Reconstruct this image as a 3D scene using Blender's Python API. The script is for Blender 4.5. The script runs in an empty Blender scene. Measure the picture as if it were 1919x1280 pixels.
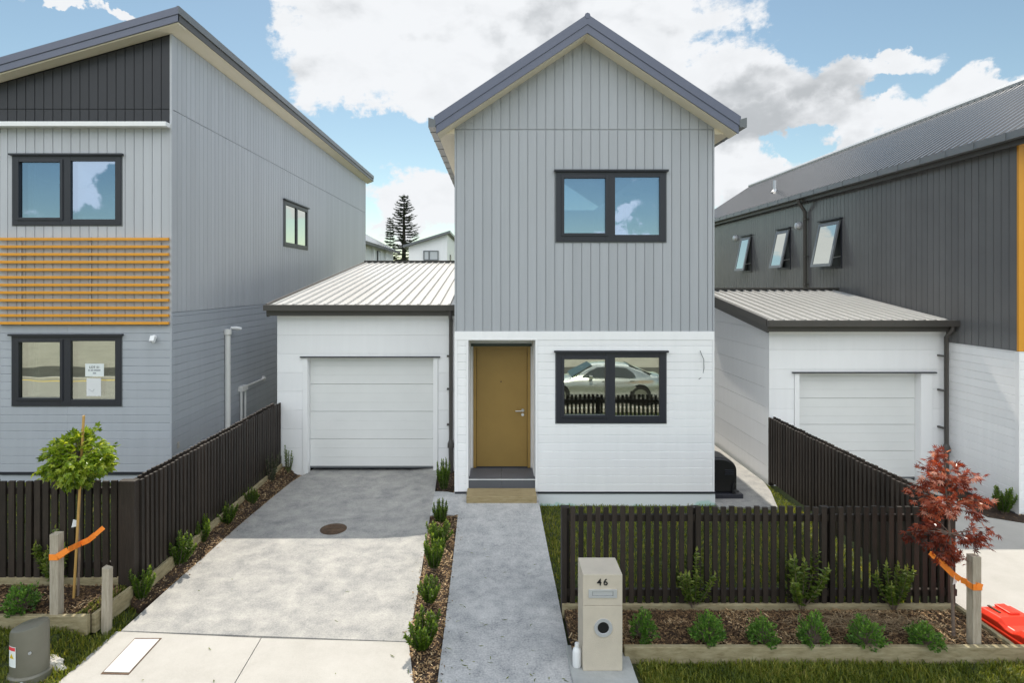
import bpy, bmesh, math, random
import numpy as np
from mathutils import Vector, Matrix, noise
random.seed(7); rng = np.random.default_rng(7)
SC = bpy.context.scene
COL = SC.collection
F, CX, CY, H = 1115.0, 930.0, 530.0, 3.54      # focal length / principal point in photo pixels, camera height

def W(px, py, Y):                              # point seen at a pixel, at distance Y
    return Vector(((px-CX)/F*Y, Y, H-(py-CY)/F*Y))
def G(px, py, z=0.0):                          # point seen at a pixel, at height z
    Y = F*(H-z)/(py-CY)
    return Vector(((px-CX)/F*Y, Y, z))
def sm(a, b, t):
    t = min(1, max(0, (t-a)/(b-a))); return t*t*(3-2*t)

# ------------------------------------------------------------------ mesh builder
class MB:
    def __init__(s): s.v=[]; s.f=[]; s.r=[]; s.smooth=False
    def poly(s, pts, r=None):
        n=len(s.v); s.v.extend([tuple(p) for p in pts]); s.f.append(list(range(n,n+len(pts)))); s.r.append(random.random() if r is None else r)
    def prism(s, a, b, r=None):                # two matching loops
        n=len(s.v); k=len(a); s.v.extend([tuple(p) for p in a]); s.v.extend([tuple(p) for p in b])
        r = random.random() if r is None else r
        s.f.append(list(range(n,n+k))[::-1]); s.f.append(list(range(n+k,n+2*k))); s.r += [r,r]
        for i in range(k):
            j=(i+1)%k; s.f.append([n+i,n+j,n+k+j,n+k+i]); s.r.append(r)
    def box(s, x0,x1,y0,y1,z0,z1, r=None):
        s.prism([(x0,y0,z0),(x1,y0,z0),(x1,y1,z0),(x0,y1,z0)],[(x0,y0,z1),(x1,y0,z1),(x1,y1,z1),(x0,y1,z1)], r)
    def obox(s, c, ux, uy, uz, sx, sy, sz, r=None):   # oriented box, half sizes
        c=Vector(c); ux=Vector(ux).normalized()*sx; uy=Vector(uy).normalized()*sy; uz=Vector(uz).normalized()*sz
        s.prism([c-ux-uy-uz,c+ux-uy-uz,c+ux+uy-uz,c-ux+uy-uz],[c-ux-uy+uz,c+ux-uy+uz,c+ux+uy+uz,c-ux+uy+uz], r)
    def bar(s, a, b, w, d, up=(0,0,1)):
        a=Vector(a); b=Vector(b); t=(b-a).normalized(); up=Vector(up)
        if abs(t.dot(up))>.95: up=Vector((0,1,0))
        x=t.cross(up).normalized(); y=x.cross(t).normalized()
        s.prism([a-x*w/2-y*d/2,a+x*w/2-y*d/2,a+x*w/2+y*d/2,a-x*w/2+y*d/2],[b-x*w/2-y*d/2,b+x*w/2-y*d/2,b+x*w/2+y*d/2,b-x*w/2+y*d/2])
    def tube(s, pts, rad, n=8, cap=True):
        pts=[Vector(p) for p in pts]; rad = rad if isinstance(rad,(list,tuple)) else [rad]*len(pts)
        base=len(s.v); rr=random.random(); px=None
        for i,p in enumerate(pts):
            t=(pts[min(i+1,len(pts)-1)]-pts[max(i-1,0)]).normalized()
            up=Vector((0,0,1)) if abs(t.z)<.9 else Vector((0,1,0))
            x=t.cross(up).normalized()
            if px is not None and x.dot(px)<0: x=-x
            px=x; y=t.cross(x)
            for k in range(n):
                a=2*math.pi*k/n; s.v.append(tuple(p+x*math.cos(a)*rad[i]+y*math.sin(a)*rad[i]))
        for i in range(len(pts)-1):
            for k in range(n):
                j=(k+1)%n; s.f.append([base+i*n+k,base+i*n+j,base+(i+1)*n+j,base+(i+1)*n+k]); s.r.append(rr)
        if cap:
            s.f.append([base+k for k in range(n)][::-1]); s.f.append([base+(len(pts)-1)*n+k for k in range(n)]); s.r+=[rr,rr]
    def lathe(s, prof, c=(0,0,0), n=24, sx=1, sy=1):   # prof: (r,z)
        base=len(s.v); rr=random.random()
        for (r,z) in prof:
            for k in range(n):
                a=2*math.pi*k/n; s.v.append((c[0]+r*sx*math.cos(a), c[1]+r*sy*math.sin(a), c[2]+z))
        for i in range(len(prof)-1):
            for k in range(n):
                j=(k+1)%n; s.f.append([base+i*n+k,base+i*n+j,base+(i+1)*n+j,base+(i+1)*n+k]); s.r.append(rr)
        s.f.append([base+k for k in range(n)][::-1]); s.f.append([base+(len(prof)-1)*n+k for k in range(n)]); s.r+=[rr,rr]
    def leaf(s, c, d, nrm, L, w, r=None, fold=.25):
        c=Vector(c); d=Vector(d).normalized(); nrm=Vector(nrm); side=d.cross(nrm)
        if side.length<1e-4: side=d.orthogonal()
        side.normalize(); up=side.cross(d)
        n=len(s.v); m=c+d*L*.45
        s.v += [tuple(c), tuple(m+side*w/2+up*w*fold), tuple(c+d*L-up*L*.08), tuple(m-side*w/2+up*w*fold)]
        r=random.random() if r is None else r
        s.f += [[n,n+1,n+2],[n,n+2,n+3]]; s.r += [r,r]
    def build(s, name, mat, parent=None, smooth=False, bevel=0, recalc=True):
        me=bpy.data.meshes.new(name); me.from_pydata(s.v,[],s.f)
        a=me.attributes.new('rnd','FLOAT','FACE'); a.data.foreach_set('value', np.array(s.r,dtype=np.float32))
        if recalc:
            bm=bmesh.new(); bm.from_mesh(me); bmesh.ops.recalc_face_normals(bm, faces=bm.faces); bm.to_mesh(me); bm.free()
        if smooth:
            me.polygons.foreach_set('use_smooth',[True]*len(me.polygons))
            try: me.set_sharp_from_angle(angle=math.radians(40))
            except Exception: pass
        me.materials.append(mat)
        o=bpy.data.objects.new(name, me); COL.objects.link(o)
        if parent is not None: o.parent=parent
        if bevel:
            b=o.modifiers.new('bevel','BEVEL'); b.width=bevel; b.segments=2; b.limit_method='ANGLE'
        return o

def thing(name, label, cat, loc=(0,0,0), group=None, rz=0):
    o=bpy.data.objects.new(name,None); COL.objects.link(o); o.location=loc; o.rotation_euler=(0,0,rz)
    o['label']=label; o['category']=cat
    if group: o['group']=group
    o.empty_display_size=.2
    return o
def tag(o, label, cat, group=None):
    o['label']=label; o['category']=cat
    if group: o['group']=group
    return o
def kind(o,k,label=None):
    o['kind']=k
    if label: o['label']=label
    return o
def dup(root, loc, rz=0, sc=1, label=None):
    r=root.copy(); COL.objects.link(r); r.location=loc; r.rotation_euler=(0,0,rz)
    r.scale=(sc,sc,sc) if not isinstance(sc,tuple) else sc
    if label: r['label']=label
    for ch in list(root.children):
        c=ch.copy(); COL.objects.link(c); c.parent=r
        for g in ch.children:
            d=g.copy(); COL.objects.link(d); d.parent=c
    return r

# ------------------------------------------------------------------ materials
def newmat(name):
    m=bpy.data.materials.new(name); m.use_nodes=True; nt=m.node_tree; return m, nt, nt.nodes['Principled BSDF']
def N(nt,t,**k):
    n=nt.nodes.new(t)
    for a,b in k.items(): setattr(n,a,b)
    return n
def L(nt,a,b): nt.links.new(a,b)
def paint(name, col, rough=.5, var=.06, scale=3.0, bump=0.0, bscale=60, metal=0.0, stretch=(1,1,1), spec=.5, rnd=0.0):
    m,nt,p=newmat(name); p.inputs['Roughness'].default_value=rough; p.inputs['Metallic'].default_value=metal
    p.inputs['Specular IOR Level'].default_value=spec
    tc=N(nt,'ShaderNodeTexCoord'); mp=N(nt,'ShaderNodeMapping'); mp.inputs['Scale'].default_value=stretch
    L(nt,tc.outputs['Object'],mp.inputs['Vector'])
    n1=N(nt,'ShaderNodeTexNoise'); n1.inputs['Scale'].default_value=scale; n1.inputs['Detail'].default_value=6; n1.inputs['Roughness'].default_value=.62
    L(nt,mp.outputs[0],n1.inputs['Vector'])
    mr=N(nt,'ShaderNodeMapRange'); mr.inputs[1].default_value=.25; mr.inputs[2].default_value=.75; mr.inputs[3].default_value=1-var; mr.inputs[4].default_value=1+var
    L(nt,n1.outputs[0],mr.inputs[0])
    fac=mr.outputs[0]
    if rnd:
        at=N(nt,'ShaderNodeAttribute',attribute_name='rnd'); r2=N(nt,'ShaderNodeMapRange'); r2.inputs[3].default_value=1-rnd; r2.inputs[4].default_value=1+rnd
        L(nt,at.outputs['Fac'],r2.inputs[0]); mu=N(nt,'ShaderNodeMath',operation='MULTIPLY'); L(nt,fac,mu.inputs[0]); L(nt,r2.outputs[0],mu.inputs[1]); fac=mu.outputs[0]
    vm=N(nt,'ShaderNodeVectorMath',operation='SCALE'); vm.inputs[0].default_value=col[:3]; L(nt,fac,vm.inputs['Scale'])
    L(nt,vm.outputs[0],p.inputs['Base Color'])
    if bump:
        n2=N(nt,'ShaderNodeTexNoise'); n2.inputs['Scale'].default_value=bscale; n2.inputs['Detail'].default_value=5
        L(nt,mp.outputs[0],n2.inputs['Vector']); b=N(nt,'ShaderNodeBump'); b.inputs['Strength'].default_value=bump; b.inputs['Distance'].default_value=.02
        L(nt,n2.outputs[0],b.inputs['Height']); L(nt,b.outputs[0],p.inputs['Normal'])
    return m
def ramp_mat(name, stops, scale, rough=.9, bump=.3, bscale=40, detail=8, stretch=(1,1,1), distort=0.0, fine=0.0, fscale=90):
    m,nt,p=newmat(name); p.inputs['Roughness'].default_value=rough; p.inputs['Specular IOR Level'].default_value=.3
    tc=N(nt,'ShaderNodeTexCoord'); mp=N(nt,'ShaderNodeMapping'); mp.inputs['Scale'].default_value=stretch; L(nt,tc.outputs['Object'],mp.inputs['Vector'])
    n1=N(nt,'ShaderNodeTexNoise'); n1.inputs['Scale'].default_value=scale; n1.inputs['Detail'].default_value=detail; n1.inputs['Roughness'].default_value=.68; n1.inputs['Distortion'].default_value=distort
    L(nt,mp.outputs[0],n1.inputs['Vector'])
    src=n1.outputs[0]
    if fine:
        nf=N(nt,'ShaderNodeTexNoise'); nf.inputs['Scale'].default_value=fscale; nf.inputs['Detail'].default_value=4; L(nt,mp.outputs[0],nf.inputs['Vector'])
        mx=N(nt,'ShaderNodeMix',data_type='FLOAT'); mx.inputs[0].default_value=fine; L(nt,src,mx.inputs[2]); L(nt,nf.outputs[0],mx.inputs[3]); src=mx.outputs[0]
    cr=N(nt,'ShaderNodeValToRGB'); e=cr.color_ramp.elements
    while len(e)<len(stops): e.new(.5)
    for i,(ps,c) in enumerate(stops): e[i].position=ps; e[i].color=(*c,1)
    L(nt,src,cr.inputs[0]); L(nt,cr.outputs[0],p.inputs['Base Color'])
    if bump:
        n2=N(nt,'ShaderNodeTexNoise'); n2.inputs['Scale'].default_value=bscale; n2.inputs['Detail'].default_value=6; L(nt,mp.outputs[0],n2.inputs['Vector'])
        b=N(nt,'ShaderNodeBump'); b.inputs['Strength'].default_value=bump; b.inputs['Distance'].default_value=.02; L(nt,n2.outputs[0],b.inputs['Height']); L(nt,b.outputs[0],p.inputs['Normal'])
    return m
def leafmat(name, stops, rough=.45, transl=.4, tcol=None):
    m,nt,p=newmat(name); p.inputs['Roughness'].default_value=rough; p.inputs['Specular IOR Level'].default_value=.4
    at=N(nt,'ShaderNodeAttribute',attribute_name='rnd'); cr=N(nt,'ShaderNodeValToRGB'); e=cr.color_ramp.elements
    while len(e)<len(stops): e.new(.5)
    for i,(ps,c) in enumerate(stops): e[i].position=ps; e[i].color=(*c,1)
    L(nt,at.outputs['Fac'],cr.inputs[0]); L(nt,cr.outputs[0],p.inputs['Base Color'])
    tr=N(nt,'ShaderNodeBsdfTranslucent'); 
    if tcol:
        mx=N(nt,'ShaderNodeVectorMath',operation='MULTIPLY'); mx.inputs[1].default_value=tcol; L(nt,cr.outputs[0],mx.inputs[0]); L(nt,mx.outputs[0],tr.inputs[0])
    else: L(nt,cr.outputs[0],tr.inputs[0])
    ms=N(nt,'ShaderNodeMixShader'); ms.inputs[0].default_value=transl; L(nt,p.outputs[0],ms.inputs[1]); L(nt,tr.outputs[0],ms.inputs[2])
    L(nt,ms.outputs[0],nt.nodes['Material Output'].inputs['Surface'])
    return m
def glassmat(name, refl=.6, tint=(.012,.014,.016), gcol=(.85,.95,1),clear=False):
    m,nt,p=newmat(name); p.inputs['Base Color'].default_value=(*tint,1); p.inputs['Roughness'].default_value=.1
    g=N(nt,'ShaderNodeBsdfGlossy'); g.inputs['Color'].default_value=(*gcol,1); g.inputs['Roughness'].default_value=.0
    tc=N(nt,'ShaderNodeTexCoord'); n2=N(nt,'ShaderNodeTexNoise'); n2.inputs['Scale'].default_value=1.6; n2.inputs['Detail'].default_value=1; L(nt,tc.outputs['Object'],n2.inputs['Vector'])
    b=N(nt,'ShaderNodeBump'); b.inputs['Strength'].default_value=.06; b.inputs['Distance'].default_value=.02; L(nt,n2.outputs[0],b.inputs['Height']); L(nt,b.outputs[0],g.inputs['Normal'])
    src=p.outputs[0]
    if clear:
        tr=N(nt,'ShaderNodeBsdfTransparent'); tr.inputs[0].default_value=(.72,.8,.78,1); src=tr.outputs[0]
    ms=N(nt,'ShaderNodeMixShader'); ms.inputs[0].default_value=refl; L(nt,src,ms.inputs[1]); L(nt,g.outputs[0],ms.inputs[2])
    L(nt,ms.outputs[0],nt.nodes['Material Output'].inputs['Surface'])
    return m

M={}
M['grey_clad']=paint('grey_cladding_paint',(.405,.423,.45),.42,.045,1.6,.05,40,rnd=.04,stretch=(5,5,.4))
M['pale_clad']=paint('pale_grey_cladding_paint',(.49,.505,.535),.42,.045,1.6,.05,40,rnd=.04,stretch=(5,5,.4))
M['shade_blue_clad']=paint('shade_blue_weatherboard_paint',(.43,.455,.495),.42,.045,1.6,.05,40,rnd=.03,stretch=(5,5,.4))  # same grey as the upper wall, bluish shade put into its colour
M['white_clad']=paint('white_cladding_paint',(.90,.90,.905),.45,.025,1.8,.05,40,rnd=.03,stretch=(5,5,.4))
M['white_trim']=paint('white_trim_paint',(.90,.90,.90),.4,.02)
M['black_clad']=paint('black_cladding_paint',(.025,.025,.030),.4,.08,2,.05,40,rnd=.06)
M['char_clad']=paint('charcoal_cladding_paint',(.15,.150,.152),.26,.08,1.6,.02,30,rnd=.05)
M['roofblue']=paint('slate_metal',(.135,.148,.205),.34,.05,4,spec=.5)
M['fascia']=paint('brown_grey_metal',(.070,.064,.058),.38,.06,4)
M['cream']=paint('cream_soffit_paint',(.90,.82,.66),.6,.03)
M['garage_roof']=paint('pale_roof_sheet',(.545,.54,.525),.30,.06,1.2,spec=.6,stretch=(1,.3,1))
M['rib_roof']=paint('charcoal_rib_roof',(.045,.045,.047),.22,.05,1.2,spec=.5)
_p=M['rib_roof'].node_tree.nodes['Principled BSDF']; _p.inputs['Coat Weight'].default_value=.7; _p.inputs['Coat Roughness'].default_value=.14; _p.inputs['Coat IOR'].default_value=1.5
M['garage_roof_dimmed']=paint('dimmed_garage_sheet',(.42,.415,.40),.32,.06,1.2,spec=.6,stretch=(1,.3,1))  # same sheet as the left roof, its duller light put into the colour
M['dark_roof']=paint('grey_roof_sheet',(.15,.147,.143),.22,.05,1.2,spec=1.0)
M['gutter']=paint('weathered_gutter',(.16,.17,.18),.35,.06,5)
M['frame']=paint('window_frame_paint',(.026,.028,.037),.38,.04)
M['glass']=glassmat('window_glass',.66,gcol=(.43,.56,.72))
M['glass_low']=glassmat('window_glass_low',.62,gcol=(.92,.95,.86))
M['glass_up']=glassmat('clear_window_glass',.62,gcol=(.45,.57,.73),clear=True)
M['glass_dn']=glassmat('clear_lower_glass',.58,gcol=(.84,.87,.76),clear=True)
M['curtain']=paint('pale_curtain',(.62,.64,.66),.8,.05,6)
M['door']=paint('mustard_door_paint',(.315,.20,.058),.42,.08,2.5,spec=.35)
M['orange']=paint('orange_paint',(.74,.33,.03),.42,.04,2,rnd=.03)
M['steel']=paint('brushed_steel',(.6,.6,.6),.3,.05,20,metal=1)
M['tile']=paint('grey_tile',(.10,.105,.12),.45,.1,3)
M['tile_edge']=paint('pale_trim',(.7,.72,.72),.4)
M['garage_door']=paint('garage_door_paint',(.78,.785,.77),.42,.02)
M['fence']=paint('dark_stained_timber',(.028,.0205,.016),.55,.35,9,.25,30,stretch=(6,6,.6),rnd=.42,spec=.4)
M['timber']=ramp_mat('treated_pine',[(.25,(.17,.135,.07)),(.5,(.30,.255,.15)),(.75,(.40,.35,.23))],7,.8,.3,60,stretch=(1,1,4))
M['timber_x']=ramp_mat('treated_pine_step',[(.25,(.20,.145,.07)),(.5,(.33,.26,.14)),(.75,(.42,.35,.21))],5,.75,.25,60,stretch=(1,8,8))
M['stake']=ramp_mat('weathered_stake',[(.25,(.28,.24,.18)),(.6,(.44,.39,.31)),(.8,(.52,.47,.38))],6,.8,.3,50,stretch=(8,8,1))
M['bamboo']=paint('bamboo_stake',(.50,.30,.09),.6,.15,12,stretch=(4,4,1))
M['bark']=paint('bark',(.20,.15,.12),.85,.3,20,.5,50)
M['bark_dark']=paint('bark_dark',(.06,.05,.04),.9,.3,6,.3,10)
M['conc']=ramp_mat('driveway_concrete',[(.30,(.15,.152,.155)),(.43,(.275,.273,.265)),(.55,(.37,.36,.338)),(.70,(.49,.472,.435))],3.6,.75,.14,90,13,distort=.25,fine=.34,fscale=60)
M['conc_path']=ramp_mat('path_concrete',[(.30,(.17,.176,.185)),(.42,(.34,.345,.348)),(.55,(.48,.478,.47)),(.72,(.62,.615,.60))],5,.75,.16,90,13,distort=.25,fine=.42,fscale=55)
M['conc_new']=ramp_mat('crossing_concrete',[(.25,(.36,.343,.312)),(.5,(.43,.412,.38)),(.75,(.48,.462,.43))],2.5,.8,.1,90,9,fine=.3)
M['conc_pad']=paint('pad_concrete',(.36,.37,.36),.8,.2,6,.2,60)
M['soil']=ramp_mat('garden_soil',[(.3,(.022,.014,.010)),(.55,(.05,.032,.021)),(.8,(.09,.06,.04))],14,.95,.6,50)
M['ground']=ramp_mat('ground_turf',[(.3,(.030,.040,.014)),(.55,(.055,.068,.022)),(.8,(.10,.10,.045))],3,.95,.5,30,fine=.4,fscale=60)
M['asphalt']=ramp_mat('road_asphalt',[(.3,(.26,.252,.235)),(.7,(.35,.34,.315))],3,.9,.2,80,fine=.4)
M['tarseal']=ramp_mat('dark_tarseal',[(.3,(.05,.05,.042)),(.7,(.085,.082,.07))],2,.9,.2,60)
M['drygrass']=ramp_mat('dry_verge',[(.3,(.21,.20,.165)),(.7,(.39,.375,.33))],1,.95,.4,20,fine=.4)
M['chip']=leafmat('bark_chip',[(0,(.05,.030,.016)),(.45,(.13,.075,.036)),(.75,(.30,.19,.09)),(1,(.52,.39,.23))],.9,.0)
M['grass']=leafmat('grass_blade',[(0,(.045,.070,.010)),(.5,(.14,.185,.024)),(.85,(.29,.29,.05)),(1,(.42,.36,.15))],.5,.45,(1.8,1.6,.7))
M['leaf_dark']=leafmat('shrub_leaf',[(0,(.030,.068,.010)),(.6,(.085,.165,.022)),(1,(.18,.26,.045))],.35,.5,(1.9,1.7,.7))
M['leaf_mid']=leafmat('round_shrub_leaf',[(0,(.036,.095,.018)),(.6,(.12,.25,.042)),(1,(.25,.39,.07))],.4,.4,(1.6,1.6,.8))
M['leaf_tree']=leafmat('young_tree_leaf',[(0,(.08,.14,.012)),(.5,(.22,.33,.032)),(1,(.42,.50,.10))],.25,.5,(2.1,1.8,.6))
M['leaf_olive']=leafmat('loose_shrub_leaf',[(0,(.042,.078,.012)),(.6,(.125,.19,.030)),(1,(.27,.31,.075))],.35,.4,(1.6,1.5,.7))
M['leaf_red']=leafmat('maple_leaf',[(0,(.06,.017,.011)),(.35,(.15,.036,.022)),(.68,(.32,.075,.034)),(.86,(.48,.20,.12)),(1,(.62,.42,.34))],.2,.45,(1.9,1.0,.5))
M['leaf_grey']=leafmat('greyish_leaf',[(0,(.03,.045,.02)),(1,(.10,.12,.06))],.5,.3)
M['pine']=leafmat('pine_needle',[(0,(.030,.048,.028)),(1,(.085,.11,.062))],.6,.15)
M['bgleaf']=leafmat('far_leaf',[(0,(.02,.04,.012)),(1,(.07,.11,.03))],.6,.2)
M['mailbox']=paint('beige_plaster',(.55,.49,.40),.75,.08,6,.25,120)
M['mailtop']=paint('beige_plaster_top',(.62,.57,.49),.75,.04,8,.2,120)
M['black']=paint('black_plastic',(.012,.012,.013),.4,.2,6)
M['ink']=paint('ink',(.01,.01,.01),.6,.0)
M['whiteplastic']=paint('white_plastic',(.78,.79,.80),.35,.02)
M['pvc']=paint('white_pvc',(.80,.79,.76),.4,.03)
M['alu']=paint('satin_aluminium',(.62,.63,.65),.35,.04,metal=.4)
M['pillar']=paint('olive_plastic',(.155,.148,.115),.42,.12,5)
M['red']=paint('red_plastic',(.80,.045,.018),.36,.08,5,.05,30)
M['strap']=paint('orange_webbing',(.95,.27,.03),.6,.08,20)
M['rust']=ramp_mat('rusty_iron',[(.3,(.05,.035,.025)),(.7,(.14,.085,.05))],8,.7,.4,60)
M['rubbish']=paint('dirty_white_rag',(.55,.52,.47),.8,.3,9)
M['paper']=paint('paper',(.80,.84,.83),.7,.02)
M['lid']=paint('lid_enamel',(.62,.60,.57),.5,.06,8)
M['yellow']=paint('yellow_sticker',(.75,.55,.03),.5,.02)
M['redprint']=paint('red_print',(.75,.06,.08),.5,.02)
M['greyprint']=paint('grey_print',(.35,.37,.40),.6,.02)
M['car']=paint('silver_car_paint',(.60,.63,.63),.2,.02,metal=.75)
M['carglass']=glassmat('car_glass',.10,(.004,.006,.006))
M['rubber']=paint('rubber',(.015,.015,.015),.7)
M['green_flash']=paint('green_black_metal',(.02,.035,.022),.45)
M['straw']=leafmat('straw',[(0,(.16,.11,.06)),(1,(.40,.31,.19))],.8,.2)
# plinth: white paint with a turquoise membrane stain low down
def plinth_mat():
    m,nt,p=newmat('plinth_paint'); p.inputs['Roughness'].default_value=.6
    tc=N(nt,'ShaderNodeTexCoord'); sx=N(nt,'ShaderNodeSeparateXYZ'); L(nt,tc.outputs['Object'],sx.inputs[0])
    nz=N(nt,'ShaderNodeTexNoise'); nz.inputs['Scale'].default_value=3.2; nz.inputs['Detail'].default_value=6; L(nt,tc.outputs['Object'],nz.inputs['Vector'])
    a=N(nt,'ShaderNodeMath',operation='MULTIPLY_ADD'); L(nt,nz.outputs[0],a.inputs[0]); a.inputs[1].default_value=.34; a.inputs[2].default_value=-.165
    d=N(nt,'ShaderNodeMath',operation='SUBTRACT'); L(nt,a.outputs[0],d.inputs[0]); L(nt,sx.outputs[2],d.inputs[1])
    r=N(nt,'ShaderNodeMapRange'); r.inputs[1].default_value=0; r.inputs[2].default_value=.03; L(nt,d.outputs[0],r.inputs[0])
    mx=N(nt,'ShaderNodeMix',data_type='RGBA'); mx.inputs[6].default_value=(.72,.76,.78,1); mx.inputs[7].default_value=(.50,.69,.64,1); L(nt,r.outputs[0],mx.inputs[0])
    L(nt,mx.outputs[2],p.inputs['Base Color']); return m
M['plinth']=plinth_mat()

# ------------------------------------------------------------------ wall helpers
class Fr:                                       # wall frame: u along, v up, n outward
    def __init__(s,kind,c): s.k=kind; s.c=c
    def __call__(s,u,v,n):
        if s.k=='front': return Vector((u,s.c-n,v))
        if s.k=='east':  return Vector((s.c+n,u,v))
        if s.k=='west':  return Vector((s.c-n,u,v))
def rect_sub(rects, holes):
    for (a,b,c,d) in holes:
        out=[]
        for (u0,u1,v0,v1) in rects:
            if b<=u0 or a>=u1 or d<=v0 or c>=v1: out.append((u0,u1,v0,v1)); continue
            if a>u0: out.append((u0,a,v0,v1))
            if b<u1: out.append((b,u1,v0,v1))
            m0,m1=max(u0,a),min(u1,b)
            if c>v0: out.append((m0,m1,v0,c))
            if d<v1: out.append((m0,m1,d,v1))
        rects=out
    return [r for r in rects if r[1]-r[0]>.002 and r[3]-r[2]>.002]
def slab_rect(mb,fr,u0,u1,v0,v1,n0,n1,r=None):
    mb.prism([fr(u0,v0,n0),fr(u1,v0,n0),fr(u1,v1,n0),fr(u0,v1,n0)],[fr(u0,v0,n1),fr(u1,v0,n1),fr(u1,v1,n1),fr(u0,v1,n1)],r)
def slab_poly(mb,fr,pts,n0,n1,r=None):
    mb.prism([fr(u,v,n0) for u,v in pts],[fr(u,v,n1) for u,v in pts],r)
def boards_v(mb,fr,u0,u1,v0,v1,pitch,phase=0,holes=(),gap=.011,n0=.0,n1=.014,top=None):
    u=u0-((u0-phase)%pitch)
    while u<u1-1e-4:
        a=max(u0,u+gap/2); b=min(u1,u+pitch-gap/2); r=random.random()
        if b-a>.003:
            if top:
                cuts=[a]+[x for x in top.knots if a<x<b]+[b]
                pts=[(a,v0),(b,v0)]+[(x,top(x)) for x in cuts[::-1]]
                if min(top(x) for x in cuts)>v0+.002: slab_poly(mb,fr,pts,n0,n1,r)
                else:
                    q=[(x,max(v0+.001,top(x))) for x in cuts[::-1]]
                    if max(y for _,y in q)>v0+.01: slab_poly(mb,fr,[(a,v0),(b,v0)]+q,n0,n1,r)
            else:
                for (p,q,s,t) in rect_sub([(a,b,v0,v1)],holes): slab_rect(mb,fr,p,q,s,t,n0,n1,r)
        u+=pitch
def boards_h(mb,fr,u0,u1,v0,v1,pitch,phase=0,holes=(),n1=.016,bev=.012,joints=()):
    v=v0-((v0-phase)%pitch); cuts=[u0]+sorted(j for j in joints if u0<j<u1)+[u1]
    while v<v1-1e-4:
        a=max(v0,v); b=min(v1,v+pitch)
        for i in range(len(cuts)-1):
            r=random.random()
            for (p,q,s,t) in rect_sub([(cuts[i]+(.002 if i else 0),cuts[i+1],a,b)],holes):
                prof=[(0,s),(n1,s),(n1,t),(0,t)]
                if abs(t-(v+pitch))<1e-5: prof=[(0,s),(n1,s),(n1,t-bev),(n1*.25,t-.002),(0,t-.002)]
                mb.prism([fr(p,y,n) for n,y in prof],[fr(q,y,n) for n,y in prof],r)
        v+=pitch
class Top:
    def __init__(s,f,knots=()): s.f=f; s.knots=list(knots)
    def __call__(s,x): return s.f(x)

def window(parent,fr,u0,u1,v0,v1,panes,sashes=(),fmat=None,gmat=None,proud=.035,head=True,name='window'):
    fmat=fmat or M['frame']; gmat=gmat or M['glass']
    mb=MB()
    for r in rect_sub([(u0,u1,v0,v1)],panes): slab_rect(mb,fr,*r,-.06,proud)
    mid=None
    for (a,b,c,d),w in sashes:
        for r in rect_sub([(a-w,b+w,c-w,d+w)],[(a,b,c,d)]): slab_rect(mb,fr,*r,proud-.01,proud+.014)
    o=mb.build(name,fmat,parent,bevel=.003)
    for (a,b,c,d) in panes:
        g=MB(); slab_rect(g,fr,a,b,c,d,-.05,proud-.028); g.build('pane',gmat,o)
    if head:
        h=MB(); slab_rect(h,fr,u0-.035,u1+.035,v1,v1+.03,0,.075); h.build('head_flashing',fmat,o)
    t=MB(); slab_rect(t,fr,u0-.016,u0-.001,v0-.016,v1,0,.02); slab_rect(t,fr,u1+.001,u1+.016,v0-.016,v1,0,.02); slab_rect(t,fr,u0-.001,u1+.001,v0-.016,v0-.001,0,.02)
    t.build('trim',M['gutter'] if fmat is M['frame'] else fmat,o)
    return o

def ribbed(mb, O, U, S, width, length, pitch=.19, hgt=.032, wid=.05, thick=.012, off=.06):
    O=Vector(O); U=Vector(U).normalized(); S=Vector(S).normalized(); Nn=U.cross(S).normalized()
    if Nn.z<0: Nn=-Nn
    prof=[(0,0)]; u=off
    while u+wid<width:
        prof += [(u,0),(u+wid*.22,hgt),(u+wid*.78,hgt),(u+wid,0)]; u+=pitch
    prof.append((width,0))
    a=[O+U*p+Nn*h for p,h in prof]
    for i in range(len(a)-1):
        mb.poly([a[i],a[i+1],a[i+1]+S*length,a[i]+S*length],.5)
    mb.poly([O-Nn*thick,O+U*width-Nn*thick,O+U*width-Nn*thick+S*length,O-Nn*thick+S*length],.5)
    for e in (0,length):
        for i in range(len(a)-1):
            p,q=a[i]+S*e,a[i+1]+S*e
            b1=O+U*prof[i][0]-Nn*thick+S*e; b2=O+U*prof[i+1][0]-Nn*thick+S*e
            mb.poly([p,q,b2,b1],.5)

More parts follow.
